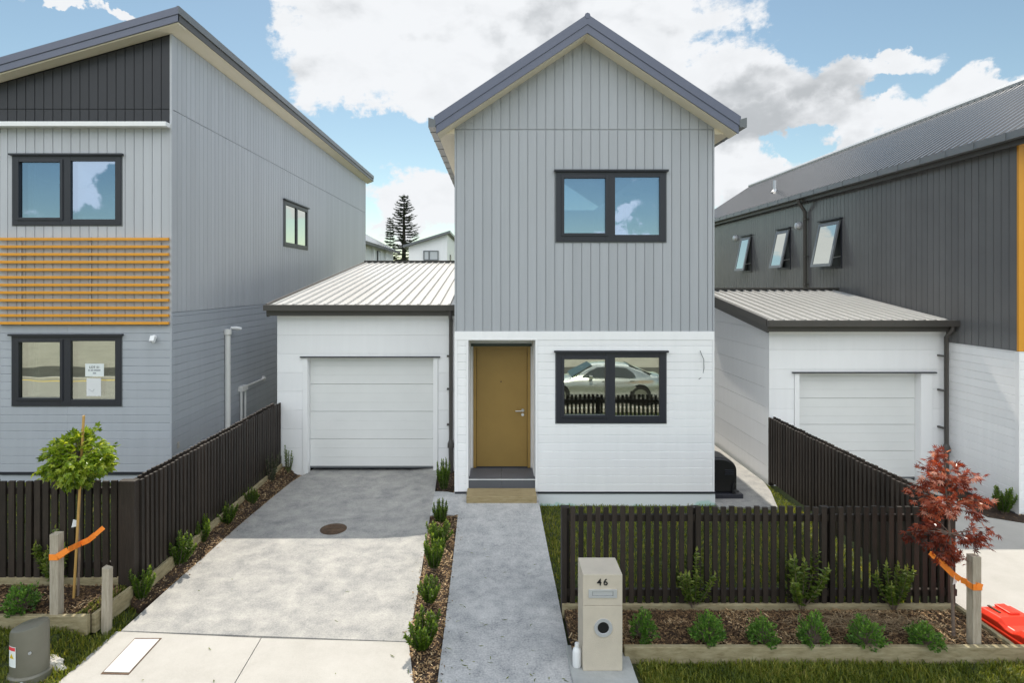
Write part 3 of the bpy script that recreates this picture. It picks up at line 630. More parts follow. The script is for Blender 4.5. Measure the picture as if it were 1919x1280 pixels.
# ================================================================== GARAGES
def garage(label, Yg, xl, xr, py_gt, py_gb, door, head, zground, roof_back, zback, side, dpx, leftwall=None):
    """door=(u0,u1,ztop,zbot) metres"""
    t=thing('garage',label,'garage'); fg=Fr('front',Yg); Ye=Yg-.22
    ze=H-(py_gt-CY)/F*Ye; zw=H-(py_gb-CY)/F*Yg+.01
    hole=(door[0]-.0,door[1]+.0,-.2,door[2])
    mb=MB()
    for r in rect_sub([(xl+.004,xr,zground-.06,zw+.1)],[hole]): slab_rect(mb,fg,*r,-.14,0)
    boards_h(mb,fg,xl,xr,zground-.05,zw+.08,.345,zw-.02,[(door[0]-.09,door[1]+.09,-.2,door[2]+.02)],n1=.012,bev=.004)
    mb.build('front_wall',M['white_clad'],t)
    mb=MB()
    for r in [(door[0]-.085,door[0]-.001,zground-.03,door[2]),(door[1]+.001,door[1]+(.085 if side=='left' else .20),zground-.03,door[2])]:
        mb=MB(); slab_rect(mb,fg,*r,-.02,.03); mb.build('door_trim',M['white_trim'],t,bevel=.003)
    mb=MB(); slab_rect(mb,fg,door[0]-.13,door[1]+(.13 if side=='left' else .26),door[2]+.001,door[2]+.022,0,.06); mb.build('head_flashing',M['frame'],t)
    fdr=Fr('front',Yg+.12); mb=MB(); n=4; ph=(door[2]-door[3])/n
    for i in range(n):
        a=door[3]+ph*i
        for j in range(3):
            slab_rect(mb,fdr,door[0]+.004,door[1]-.004,a+ph*j/3+(.005 if j==0 else .0015),a+ph*(j+1)/3-(.005 if j==2 else .0015),-.04,0)
        slab_rect(mb,fdr,door[0]+.004,door[1]-.004,a+.003,a+ph-.003,-.05,-.004 )
    gd=mb.build('garage_door',M['garage_door'],t)
    mb=MB(); slab_rect(mb,fdr,door[0]+.004,door[1]-.004,door[3]-.03,door[3]-.001,-.04,-.004); mb.build('rubber_seal',M['gutter'],gd)
    # walls round
    mb=MB(); zr=lambda y: ze-.12+(zback-ze)*(y-Ye)/(roof_back-Ye)
    xs=(xl,xl+.12); pr=[(Yg+.001,zground-.06),(roof_back,zground-.06),(roof_back,zr(roof_back)),(Yg+.001,zr(Yg))]
    mb.prism([(xl+.012,y,z) for y,z in pr],[(xl+.12,y,z) for y,z in pr])
    fs=Fr('west',xl+.012); z=zground-.05; kk=0
    top=Top(lambda y: zr(y)-.02)
    v=zw-.02-.345*12
    while v<zr(roof_back):
        a=max(v,zground-.05); b=v+.345-.006
        if b>zground:
            pts=[(Yg+.0,a),(roof_back,a),(roof_back,min(b,zr(roof_back)-.02)),(Yg+.0,min(b,zr(Yg)-.02))]
            if pts[2][1]>a+.01:
                if pts[3][1]<a:
                    pts[3]=(Yg+.0+(a-zr(Yg)+.03)/(zr(roof_back)-zr(Yg))*(roof_back-Yg),a+.002); pts[0]=(pts[3][0],a)
                slab_poly(mb,fs,pts,0,.011)
        v+=.345
    mb.box(xl+.012,xr,roof_back-.12,roof_back-.001,zground-.06,zr(roof_back)-.02)
    mb.build('side_wall',M['white_clad'],t)
    # roof
    xo=xl-.11; mb=MB(); S=Vector((0,roof_back-Ye,zback-ze)); wdt=xr-xo
    ribbed(mb,(xo,Ye+.03,ze-.02),(1,0,0),S,wdt,S.length,pitch=.187,hgt=.034,wid=.06); ro=mb.build('roof',M['garage_roof'] if side=='left' else M['garage_roof_dimmed'],t)
    mb=MB(); mb.box(xo,xr,roof_back-.05,roof_back+.12,zback-.01,zback+.055); 
    mb.build('ridge_flashing',M['fascia'],ro)
    mb=MB(); mb.box(xo+.1,xr-.02,roof_back-.056,roof_back-.05,zback-.008,zback+.018); mb.build('closure_strip',M['black'],ro)
    mb=MB()   # side barge, two steps
    for (x0,x1,d0,d1) in((xo-.03,xo-.002,-.035,.085),(xo-.012,xo+.02,.087,.20)):
        q=[(Ye+.02,ze-.02-d0),(roof_back,zback-.02-d0),(roof_back,zback-.02-d1),(Ye+.02,ze-.02-d1)]
        mb.prism([(x0,y,z) for y,z in q],[(x1,y,z) for y,z in q])
    mb.build('barge_board',M['fascia'],t)
    gh=.105
    mb=MB(); mb.box(xo-.03,xr,Ye-.10,Ye-.001,ze-gh,ze); 
    u=xo+1.0
    while u<xr: mb.box(u,u+.012,Ye-.103,Ye-.1,ze-gh,ze+.001); u+=1.1
    mb.build('gutter',M['fascia'],t,bevel=.006)
    mb=MB(); mb.box(xo-.01,xr-.002,Ye+.0,Ye+.03,ze-.20,ze-.01); mb.build('fascia_board',M['fascia'],t)
    mb=MB(); mb.box(xo+.02,xr-.003,Ye+.031,Yg-.013,ze-.185,ze-.17); mb.build('eave_soffit',M['white_clad'],t)
    # downpipe
    xd=dpx; yd=Yg-(.06 if side=='left' else .13); mb=MB(); zdrop=H-(832-CY)/F*Yg if side=='left' else H-(838-CY)/F*Yg
    mb.tube([(xd,Ye-.05,ze-gh+.01),(xd,Ye-.05,ze-gh-.05),(xd,yd,ze-.30),(xd,yd,zdrop)],.036,14); 
    mb.tube([(xd,yd,zdrop+.09),(xd,yd,zdrop+.02),(xd,yd,zdrop-.05)],[.037,.062,.062],14)
    mb.tube([(xd,yd,zdrop-.05),(xd,yd,zground-.05)],.042,14)
    dp=mb.build('downpipe',M['fascia'],t,smooth=True)
    mb=MB()
    for z in (zdrop+.35,zdrop+1.0,zdrop+1.6):
        mb=MB(); mb.box(xd-.075,xd-.03,yd-.015,Yg-.013,z,z+.03); mb.build('bracket',M['fascia'],dp)
    return t
YG=10.9; ug=lambda px:(px-CX)/F*YG; vg=lambda py:H-(py-CY)/F*YG
zg1=.06
gar=garage('white garage with pale ribbed roof attached at the left of the centre house',YG,ug(520),X0+.02,571,591,(ug(577),ug(812),vg(670),H-(874-CY)/F*(YG+.12)),None,zg1,18.6,H+(530-491.5)/F*18.6,'left',ug(845.5))
YR=10.44; ur=lambda px:(px-CX)/F*YR; vr=lambda py:H-(py-CY)/F*YR
garR=garage('white garage with pale ribbed roof joined to the dark house at right',YR,ur(1441),7.885,600,617,(ur(1497),ur(1724),vr(699),.09),None,.03,13.75,H-(543.5-530)/F*13.75,'right',7.80)

# ================================================================== LEFT HOUSE
YL=9.50; XL=(322-CX)/F*YL
ul=lambda px:(px-CX)/F*YL; vl=lambda py:H-(py-CY)/F*YL
fl=Fr('front',YL); fs=Fr('east',XL-.012)
hl=thing('house','tall grey house with black gable panel and orange battens, at left','house')
YLB=23.6; XLL=-11.0
AX,AY,AZ=-4.93,9.24,7.83; TL=.287
ltop=lambda x: AZ-.27-(AX-x)*TL
w1=(ul(26),ul(229),vl(422),vl(292)); w2=(ul(25),ul(229),vl(760),vl(629))
zsh=vl(236); zj=vl(204.5); zcl=vl(586); zb=vl(884)
mb=MB(); slab_poly(mb,fl,[(XLL,zsh),(XL-.012,zsh),(XL-.012,ltop(XL)),(XLL,ltop(XLL))],-.12,0)
tp=Top(lambda x: ltop(x)+.01)
boards_v(mb,fl,XLL,XL,zsh,zj-.006,16.9/F*YL,ul(320)); boards_v(mb,fl,XLL,XL,zj+.006,9,16.9/F*YL,ul(320),top=tp); mb.build('gable_panel',M['black_clad'],hl)
mb=MB(); slab_poly(mb,fl,[(XLL,zsh-.04),(XL-.01,zsh-.04),(XL-.01,zsh+.035),(XLL,zsh+.035)],.016,.16); mb.build('canopy_ledge',M['white_trim'],hl,bevel=.006)
XM=ul(2)
zslat=vl(600)
mb=MB()
for r in rect_sub([(XM,XL-.012,zslat,zsh)],[w1]): slab_rect(mb,fl,*r,-.12,0)
boards_v(mb,fl,XM,XL-.03,zslat,zsh-.001,16.9/F*YL,ul(320),[w1]); slab_rect(mb,fl,XL-.024,XL,zslat,zsh-.001,-.01,.022)
mb.build('upper_wall',M['pale_clad'],hl)
mb=MB()
for r in rect_sub([(XM,XL-.012,zb,zslat)],[w2]): slab_rect(mb,fl,*r,-.12,0)
boards_h(mb,fl,XM,XL-.02,zb,zslat-.002,15.3/F*YL,zb,[w2],joints=[ul(128)]); slab_rect(mb,fl,XL-.018,XL,zb,zslat-.001,-.01,.02)
mb.build('lower_wall',M['shade_blue_clad'],hl)
mb=MB(); mb.box(XLL,XM-.004,YL+.45,YL+.57,.3,zsh); fb=Fr('front',YL+.45); boards_v(mb,fb,XLL,XM-.01,.4,zsh,16.9/F*YL,0); mb.box(XM-.12,XM-.004,YL+.121,YL+.449,.3,zsh); mb.build('recessed_wall',M['grey_clad'],hl)
mb=MB(); mb.box(XM-.05,XM-.006,YL-.02,YL+.12,vl(300),vl(250)); mb.build('meter_box',M['white_trim'],hl)
mb=MB(); slab_rect(mb,fl,XM,XL+.01,zb-.045,zb-.001,-.1,.03); mb.box(XL-.1,XL+.012,YL+.101,YLB,zb-.045,zb-.001); mb.build('base_flashing',M['frame'],hl)
mb=MB(); slab_rect(mb,fl,XM,XL-.004,.1,zb-.046,-.1,.01); mb.box(XL-.1,XL-.01,YL+.101,YLB,.1,zb-.046); mb.build('plinth',M['shade_blue_clad'],hl)
us=lambda px:XL*F/(px-CX); 
wy0,wy1=us(531),us(576); wz1=H+(530-374)/F*wy0; wz0=H+(530-460.5)/F*wy0
ws=(wy0,wy1,wz0,wz1)
ZS=AZ-.238-.27*TL
mb=MB()
for r in rect_sub([(YL+.121,YLB,zcl,ZS)],[ws]): slab_rect(mb,fs,*r,-.12,0)
zjs=H+(530-204.5)/F*YL
boards_v(mb,fs,YL+.03,YLB,zcl+.006,zjs-.006,16.9/F*YL,YL+.012,[ws]); boards_v(mb,fs,YL+.03,YLB,zjs+.006,ZS-.004,16.9/F*YL,YL+.012); slab_rect(mb,fs,YL-.02,YL+.024,zcl+.006,ZS,-.011,.022)
mb.build('side_upper_wall',M['pale_clad'],hl)
mb=MB(); slab_rect(mb,fs,YL+.121,YLB,zb,zcl-.001,-.12,0); boards_h(mb,fs,YL+.03,YLB,zb,zcl-.006,15.3/F*YL,zb,joints=[us(480)]); slab_rect(mb,fs,YL-.018,YL+.024,zb,zcl-.006,-.011,.02); mb.build('side_lower_wall',M['shade_blue_clad'],hl)
mb=MB(); mb.box(XLL,XL-.133,YLB-.1,YLB,.1,6.0); mb.build('back_wall',M['grey_clad'],hl)
mb=MB(); mb.box(XLL,XLL+.12,YL+.58,YLB-.101,.1,6.0); mb.build('end_wall',M['grey_clad'],hl)
mb=MB(); mb.box(XLL+.13,XL-.14,YL+.6,YLB-.11,3.0,3.05); mb.build('upper_floor',M['curtain'],hl)
Q=lambda a,b,c,d:(ul(a),ul(b),vl(d),vl(c))
window(hl,fl,*w1,[Q(39,116,304,408),Q(135,218,302,411)],[(Q(39,116,304,408),.045)],gmat=M['glass_up'])
for (a,b,c,d) in((41,46,412,300),(40,53,750,636)):
    mb=MB()
    for i in range(4): x0_=ul(a)+(ul(b)-ul(a))*i/4; slab_rect(mb,fl,x0_,x0_+(ul(b)-ul(a))/4.6,vl(c),vl(d),-.22-.02*(i%2),-.20-.02*(i%2))
    mb.build('curtain',M['curtain'],hl)
wlow=window(hl,fl,*w2,[Q(39,116,641,745),Q(135,218,639,748)],[(Q(39,116,641,745),.045)],gmat=M['glass_dn'])
mid=(wy0+wy1)/2
window(hl,fs,*ws,[(wy0+.12,mid-.02,wz0+.10,wz1-.10),(mid+.07,wy1-.10,wz0+.10,wz1-.10)],gmat=M['glass_low'])
# orange battens
for i in range(12):
    y=448.5+i*(605-448.5)/11.0
    mb=MB(); mb.obox((0,0,0),(1,0,0),(0,1,0),(0,0,1),(ul(320.5)-ul(0))/2,.022,.022)
    o=mb.build('batten',M['orange'],hl,bevel=.004); o.location=((ul(0)+ul(320.5))/2,YL-.062,vl(y))
    b=MB(); 
# roof
mb=MB(); 
for x in(ul(40),ul(170),ul(300)):
    mb=MB(); mb.box(x,x+.03,YL-.039,YL-.0145,vl(610),vl(444)); mb.build('batten_rail',M['grey_clad'],hl)
LL=(AX-XLL+.4); cl=math.hypot(1,TL)
mb=MB(); ribbed(mb,(AX-LL,AY+.01,AZ-LL*TL-.03),(0,1,0),(1,0,TL),23.95-AY,LL*cl,pitch=.2); ro=mb.build('roof',M['dark_roof'],hl)
def mono(mb,d0,d1,xa,ya,yb):
    q=[(AX-LL,AZ-LL*TL-d0),(xa,AZ-d0-(AX-xa)*TL),(xa,AZ-d1-(AX-xa)*TL),(AX-LL,AZ-LL*TL-d1)]
    mb.prism([(x,ya,z) for x,z in q],[(x,yb,z) for x,z in q])
mb=MB(); mono(mb,-.01,.105,AX,AY-.012,AY+.02); mb.build('barge_flashing',M['roofblue'],hl)
mb=MB(); mono(mb,.107,.215,AX-.012,AY,AY+.03); mb.build('barge_board',M['roofblue'],hl)
mb=MB(); mono(mb,.20,.235,AX-.03,AY+.031,YL+.0); mb.build('verge_soffit',M['cream'],hl)
YR2=23.95
mb=MB(); mb.box(AX-.03,AX+.006,AY-.011,YR2,AZ-.105,AZ+.015); mb.build('side_flashing',M['gutter'],hl)
mb=MB(); mb.box(AX-.03,AX-.012,AY+.001,YR2,AZ-.215,AZ-.107); mb.build('side_fascia',M['fascia'],hl)
mb=MB(); q=[(XL-.012,AZ-.235-(AX-XL)*TL),(AX-.031,AZ-.215),(AX-.031,AZ-.19),(XL-.012,AZ-.20-(AX-XL)*TL)]
mb.prism([(x,YL+.001,z) for x,z in q],[(x,YR2,z) for x,z in q]); mb.build('side_soffit',M['cream'],hl)
# fixtures
mb=MB(); p=fl(ul(291),vl(632),.018); mb.tube([p,p+Vector((0,-.03,0))],.04,14); mb.obox(p+Vector((0.005,-.06,-.02)),(1,0,0),(0,1,-.5),(0,.5,1),.035,.03,.045); mb.tube([p+Vector((0,-.05,-.04)),p+Vector((.03,-.09,-.075))],.02,10); mb.build('sensor_light',M['whiteplastic'],hl,smooth=True)
def side(px,py): Y=us(px); return Vector((XL,Y,H-(py-CY)/F*Y))
yp=us(421); mb=MB(); zt_=H-(617-CY)/F*yp; mb.tube([(XL+.06,yp,.3),(XL+.06,yp,zt_-.12),(XL+.06,yp,zt_-.1),(XL+.06,yp,zt_)],[.05,.05,.068,.068],14); mb.build('conduit',M['pvc'],hl,smooth=True)
mb=MB(); p=Vector((XL+.06,yp+.12,zt_+.02)); mb.tube([p,p+Vector((.09,.05,-.01)),p+Vector((.16,.1,-.03))],[.02,.038,.03],10); mb.tube([p+Vector((.02,.06,0)),p+Vector((.05,.22,-.06))],.018,8); mb.build('security_camera',M['whiteplastic'],hl,smooth=True)
a=side(450,728); b=side(492,711)
for q in(a,b): q.x=XL+.05
mb=MB(); mb.tube([(a.x,a.y-.06,.6),(a.x,a.y-.06,a.z-.02)],.025,10); mb.tube([(a.x,a.y+.12,.6),(a.x,a.y+.12,a.z-.02)],.025,10); mb.obox((a.x,a.y+.03,a.z),(1,0,0),(0,1,0),(0,0,1),.045,.13,.05); mb.tube([(a.x,a.y+.1,a.z+.02),(b.x,b.y,a.z+.02)],.022,10); mb.tube([(b.x,b.y-.01,a.z+.02),(b.x-.05,b.y,a.z+.02)],.05,12)
mb.build('service_pipe',M['pvc'],hl,smooth=True)
mb=MB(); p=side(332.5,834); mb.box(XL+.012,XL+.018,p.y-.03,p.y+.03,p.z-.05,p.z+.05); mb.build('survey_mark',M['rubbish'],hl)
# heat pump behind the fence
p=Vector((-4.72,us(452)-.2,.3)); t=thing('heat_pump','white outdoor heat pump unit half hidden behind the dark side fence','heat pump',p)
mb=MB(); mb.box(-.17,.17,-.62,.62,.12,.60); mb.build('casing',M['whiteplastic'],t,bevel=.02)
mb=MB(); mb.lathe([(.2,0),(.2,.02),(.04,.02),(.04,.03)],n=24); g_=mb.build('fan_grille',M['gutter'],t); g_.rotation_euler=(0,math.pi/2,0); g_.location=(.165,-.15,.36)
mb=MB(); mb.box(-.15,.15,-.5,-.42,0,.119); mb.build('foot',M['black'],t); mb=MB(); mb.box(-.15,.15,.42,.5,0,.119); mb.build('foot',M['black'],t)
# papers in the window
pp=thing('paper_notice','pale blue printed lot notice taped inside the lower left window, upper sheet','notice',fl(ul(178),vl(693.5),.009))
mb=MB(); mb.box(-.148,.148,-.002,.002,-.102,.102); mb.build('sheet',M['paper'],pp)
def text(s,size,mat,parent,loc,name='lettering',rot=(math.pi/2,0,0),ext=.001,off=0.0):
    cu=bpy.data.curves.new(name,'FONT'); cu.body=s; cu.size=size; cu.extrude=ext; cu.offset=off; cu.align_x='CENTER'; cu.align_y='CENTER'
    ob=bpy.data.objects.new('tmp',cu); COL.objects.link(ob); bpy.context.view_layer.update()
    me=bpy.data.meshes.new_from_object(ob.evaluated_get(bpy.context.evaluated_depsgraph_get())); bpy.data.objects.remove(ob)
    me.name=name; me.materials.clear(); me.materials.append(mat); o=bpy.data.objects.new(name,me); COL.objects.link(o); o.parent=parent; o.location=loc; o.rotation_euler=rot; return o
text('LOT 51',.052,M['ink'],pp,(0,-.004,.045))
mb=MB()
for (a,b,z) in((-.10,-.075,-.002),(-.06,-.02,-.002),(-.01,.095,-.002),(-.025,.025,-.048)): mb.box(a,b,-.0045,-.0025,z-.011,z+.011)
mb.build('printed_lines',M['greyprint'],pp)
pp=thing('paper_notice','plain white paper sheet with faint sketch under the lot notice in the window','notice',fl(ul(176.5),vl(725.5),.009))
mb=MB(); mb.box(-.115,.115,-.002,.002,-.142,.142); mb.build('sheet',M['whiteplastic'],pp)
mb=MB(); mb.bar((-.08,-.004,-.03),(-.02,-.004,-.07),.004,.003); mb.bar((-.02,-.004,-.07),(.01,-.004,-.03),.004,.003); mb.build('pencil_sketch',M['greyprint'],pp)

# ================================================================== RIGHT HOUSE
XR=7.9; YF=9.0; YRB=23.7; hr=thing('house','charcoal clad house with long ribbed roof and orange corner, at right','house')
fw=Fr('west',XR+.012); zc=2.50; ze=5.69; pr_=.1444
aw=[(13.61,14.46,3.90,4.98),(15.98,16.66,3.93,4.98),(18.4,19.07,3.90,4.98)]
mb=MB()
for r in rect_sub([(YF+.0,YRB,zc,ze)],aw): slab_rect(mb,fw,*r,-.12,0)
boards_v(mb,fw,YF+.02,YRB,zc+.004,ze,pr_,YF+.02,aw); mb.build('upper_wall',M['char_clad'],hr)
mb=MB(); slab_rect(mb,fw,YF+.121,YRB,-.1,zc-.001,-.12,0); boards_h(mb,fw,YF+.05,YRB,.06,zc-.02,.13,zc-.02); slab_rect(mb,fw,YF-.022,YF+.048,.03,zc-.002,0,.022); slab_rect(mb,fw,YF+.05,YRB,zc-.018,zc-.002,0,.02); mb.build('lower_wall',M['white_clad'],hr)
mb=MB(); slab_rect(mb,fw,YF,YRB,.0,.035,0,.03); mb.build('base_flashing',M['frame'],hr)
ff=Fr('front',YF); XR2=12.6
mb=MB(); slab_rect(mb,ff,XR+.012,XR2,zc,ze,-.12,0); boards_v(mb,ff,XR+.012,XR2,zc+.004,ze,pr_,XR+.012-.07); mb.box(XR-.01,XR+.05,YF-.018,YF+.018,zc+.004,ze-.02) ; mb.build('front_upper_wall',M['orange'],hr)
mb=MB(); slab_rect(mb,ff,XR+.012,XR2,-.1,zc-.001,-.12,0); boards_h(mb,ff,XR+.012,XR2,.06,zc-.002,.13,zc-.02); mb.build('front_lower_wall',M['white_clad'],hr)
RX,RZ=10.2,7.41; EX,EZ=7.73,5.79; YS=8.55
mb=MB(); slab_poly(mb,ff,[(XR+.012,ze),(12.5,ze),(10.2,ze+1.5)],-.12,0); mb.build('gable_wall',M['orange'],hr)
mb=MB(); S=Vector((RX-EX,0,RZ-EZ)); ribbed(mb,(EX,YS,EZ),(0,1,0),S,YRB+.2-YS,S.length,pitch=.18,hgt=.034,wid=.085); S2=Vector((-(RX-EX),0,RZ-EZ)); ribbed(mb,(2*RX-EX,YS,EZ),(0,1,0),S2,YRB+.2-YS,S.length,pitch=.17,hgt=.036,wid=.095); ro=mb.build('roof',M['rib_roof'],hr)
mb=MB(); mb.tube([(RX,YS,RZ+.03),(RX,YRB+.2,RZ+.03)],.085,8); mb.build('ridge_cap',M['alu'],ro)
mb=MB(); mb.box(EX-.11,EX+.005,YS,YRB+.2,EZ-.115,EZ-.005)
y=YS+.35
while y<YRB: mb.box(EX-.118,EX-.10,y,y+.04,EZ-.12,EZ+.006); y+=.6
mb.build('gutter',M['gutter'],hr)
mb=MB(); mb.box(EX+.012,EX+.04,YS+.02,YRB+.1,EZ-.2,EZ-.02); mb.build('fascia_board',M['fascia'],hr)
mb=MB(); mb.box(EX+.041,XR-.003,YS+.02,YRB,ze-.02,ze+.01); mb.build('eave_soffit',M['gutter'],hr)
mb=MB(); q=[(EX+.03,EZ-.25),(RX,RZ-.25),(RX,RZ-.02),(EX+.03,EZ-.02)]
mb.prism([(x,YS-.03,z) for x,z in q],[(x,YS,z) for x,z in q]); q=[(2*RX-x,z) for x,z in q]; mb.prism([(x,YS-.03,z) for x,z in q],[(x,YS,z) for x,z in q]); mb.build('barge_board',M['roofblue'],hr)
mb=MB(); yv=(1513-CX); yv=XR*F/yv; mb.tube([(EX-.05,yv,EZ-.11),(EX-.05,yv,EZ-.2),(XR-.06,yv,EZ-.45),(XR-.06,yv,3.2)],.045,12); dp=mb.build('downpipe',M['fascia'],hr,smooth=True)
mb=MB()
for z in(5.15,4.2,3.5):
    mb=MB(); mb.box(XR-.1,XR+.0,yv-.09,yv+.09,z,z+.02); mb.build('bracket',M['fascia'],dp)
for (a,b,c,d) in aw:
    mb=MB()
    for r in rect_sub([(a-.03,b+.03,c-.03,d+.03)],[(a+.03,b-.03,c+.03,d-.03)]): slab_rect(mb,fw,*r,-.05,.03)
    slab_rect(mb,fw,a-.05,b+.05,d+.031,d+.06,0,.09)
    wd=mb.build('awning_window',M['frame'],hr)
    # sash hung from the head and pushed out at the foot
    hgt=d-c-.02; out=.21; ang=math.asin(out/hgt)
    def sp(u,s,n): # s down from head
        base=fw(u,d-.01-s*math.cos(ang),.035+s*math.sin(ang)); return base+Vector((-math.cos(ang)*n,0,-math.sin(ang)*n))*1
    mb=MB()
    for r in rect_sub([(a-.01,b+.01,0,hgt)],[(a+.07,b-.07,.07,hgt-.07)]):
        mb.prism([sp(r[0],r[2],0),sp(r[1],r[2],0),sp(r[1],r[3],0),sp(r[0],r[3],0)],[sp(r[0],r[2],.04),sp(r[1],r[2],.04),sp(r[1],r[3],.04),sp(r[0],r[3],.04)])
    sa=mb.build('sash',M['gutter'],wd)
    mb=MB(); r=(a+.065,b-.065,.065,hgt-.065); mb.prism([sp(r[0],r[2],.01),sp(r[1],r[2],.01),sp(r[1],r[3],.01),sp(r[0],r[3],.01)],[sp(r[0],r[2],.03),sp(r[1],r[2],.03),sp(r[1],r[3],.03),sp(r[0],r[3],.03)]); mb.build('pane',M['glass_low'],wd)
    mb=MB(); slab_rect(mb,fw,a+.03,b-.03,c+.03,d-.03,-.11,-.09); mb.build('dark_opening',M['black'],wd)
    mb=MB(); 
    for u in(a+.02,b-.02):
        mb=MB(); mb.bar(fw(u,c+.25,.02),sp(u,hgt*.82,.0),.015,.02); mb.build('stay',M['steel'],wd)
for (px,py) in((1380,446),(1498,423)):
    Y=XR*F/(px-CX); z=H-(py-CY)/F*Y; mb=MB(); mb.lathe([(.105,0),(.105,.03),(.08,.09),(.0,.11)],n=18); o=mb.build('vent_cowl',M['alu'],hr,smooth=True); o.location=(XR-.002,Y,z); o.rotation_euler=(0,-math.pi/2,0)
mb=MB(); pX=8.55; pY=pX*F/(1452-CX); pz=EZ+(pX-EX)*(RZ-EZ)/(RX-EX); mb.tube([(pX,pY,pz-.05),(pX,pY,pz+.36)],.05,12); mb.tube([(pX,pY,pz),(pX,pY,pz+.08)],[.12,.055],12); mb.build('vent_pipe',M['alu'],hr,smooth=True)

# ================================================================== FENCES
def fence(label, p0, p1, zb, zt, double=False, posts=(), nside=1, bw=.051, pitch=.0893, gapside=.052, railz=None, endpost=None):
    p0=Vector((*p0,0)); p1=Vector((*p1,0)); d=(p1-p0); Ln=d.length; d.normalize(); n=Vector((d.y,-d.x,0))*nside
    t=thing('fence',label,'fence')
    zb0,zb1=zb if isinstance(zb,tuple) else (zb,zb)
    rows=[(gapside,0)]+([(-gapside,.5)] if double else [])
    for off,ph in rows:
        mb=MB(); u=pitch*ph+bw/2
        while u<Ln-bw/2+.001:
            c=p0+d*u+n*off; z0=zb0+(zb1-zb0)*u/Ln; jz=random.uniform(-.007,.007); a=random.uniform(-.004,.004)
            mb.obox((c.x,c.y,(z0+zt+jz)/2),d+n*a*3,n,(a,a,1),bw/2,.014,(zt+jz-z0)/2)
            u+=pitch
        mb.build('batten_panel',M['fence'],t)
    for z in railz or (zb0+.12,zt-.13):
        mb=MB(); a=p0+Vector((0,0,z)); b=p1+Vector((0,0,z+(zb1-zb0)*0)); w=(gapside-.015)*2 if double else .04
        a2=a+(n*0 if double else n*(gapside-.036)); b2=b+(n*0 if double else n*(gapside-.036))
        mb.bar(a2,b2,w,.07); mb.build('rail',M['fence'],t)
    for u,w in posts:
        c=p0+d*u+(n*0 if double else -n*.03); mb=MB(); zq=zt-.03; mb.obox((c.x,c.y,(zb0-.1+zq)/2),d,n,(0,0,1),w/2,w/2,(zq-zb0+.1)/2); mb.build('post',M['fence'],t,bevel=.004)
    return t
fence('dark slatted front fence behind the shrub bed at right',(.70,6.40),(4.93,6.40),.095,1.15,False,[(.045,.09),(1.45,.085),(2.85,.085),(4.19,.085)],1,railz=(.22,1.02))
fence('dark double slatted fence running back beside the right driveway',(4.80,6.46),(4.80,10.42),.10,1.20,True,[(1.9,.07),(3.93,.07)],-1,railz=(.25,.95))
fence('dark slatted front fence behind the lollipop tree at far left',(-6.3,6.60),(-4.04,6.60),.24,1.36,False,[(.1,.09),(1.2,.09)],1,pitch=.094,bw=.064,railz=(.42,1.24))
fl_=fence('long dark double slatted fence along the left edge of the driveway',(-3.985,6.58),(-3.985,10.84),(.24,.20),1.36,True,[(1.5,.07),(3,.07),(4.22,.07)],1,railz=(.45,1.15))
mb=MB(); mb.box(-4.12,-3.94,6.48,6.575,.12,1.375); mb.build('post',M['fence'],fl_,bevel=.006)

# timber edging: each board is a thing of its own
def edge(label,a,b,z0,z1,w=.045):
    a=Vector((*a,0)); b=Vector((*b,0)); d=(b-a).normalized(); n=Vector((-d.y,d.x,0)); mb=MB(); c=(a+b)/2
    mb.obox((0,0,(z1-z0)/2),d,n,(0,0,1),(b-a).length/2,w/2,(z1-z0)/2); o=mb.build('garden_edging',M['timber'],bevel=.006); o.location=(c.x,c.y,z0)
    return tag(o,label,'garden edging','timber boards edging the garden beds')
edge('long pale timber board along the front of the right shrub bed',(1.2,5.59),(5.2,5.59),-.03,.125,.055)
edge('low timber board under the front fence at the back of the right bed',(.70,6.325),(4.86,6.325),-.02,.125,.05)
edge('short timber board closing the right bed beside the red plastic barrier',(4.885,5.63),(4.885,6.30),-.02,.12)
edge('timber board along the front of the far left bed behind the utility pillar',(-12,5.885),(-4.03,5.885),.06,.25,.055)
edge('short timber board at the driveway end of the far left bed',(-4.01,5.92),(-3.965,6.47),.05,.24)
edge('timber board at the foot of the long fence along the driveway',(-3.905,6.5),(-3.905,10.82),.10,.25,.04)
edge('dark low timber board under the far left front fence',(-12,6.54),(-4.13,6.54),.12,.30,.04)

# ================================================================== LETTERBOX, BOTTLE, PILLAR etc.
lx0,lx1,ly0,ly1=(1092.5-CX)/F*5.35,(1166.5-CX)/F*5.35,5.35,5.68; lz0,lz1=.045,H-(1077-CY)/F*5.35
lb=thing('letterbox','beige plastered letterbox pillar with black number 46','letterbox',((lx0+lx1)/2,ly0,lz0)); hw=(lx1-lx0)/2; hh=lz1-lz0
zsm=H-(1136-CY)/F*5.35-lz0
mb=MB(); mb.box(-hw,hw,0,ly1-ly0,0,zsm-.0015); mb.build('base',M['mailbox'],lb,bevel=.004)
mb=MB(); mb.box(-hw,hw,0,ly1-ly0,zsm+.0015,hh); mb.build('head',M['mailbox'],lb,bevel=.004)
mb=MB(); mb.box(-hw+.01,hw-.01,.01,ly1-ly0-.01,zsm-.01,zsm+.01); mb.build('joint',M['mailtop'],lb)
lu=lambda px:(px-CX)/F*5.35-(lx0+lx1)/2; lv=lambda py:H-(py-CY)/F*5.35-lz0
mb=MB()
for r in rect_sub([(lu(1103),lu(1156),lv(1120.5),lv(1105))],[(lu(1110),lu(1149),lv(1117),lv(1108.5))]): mb.box(r[0],r[1],-.008,.004,r[2],r[3])
sl=mb.build('mail_slot',M['alu'],lb); mb=MB(); mb.box(lu(1110)+.003,lu(1149)-.003,-.004,.004,lv(1117)+.003,lv(1108.5)-.003); mb.build('flap',M['alu'],sl)
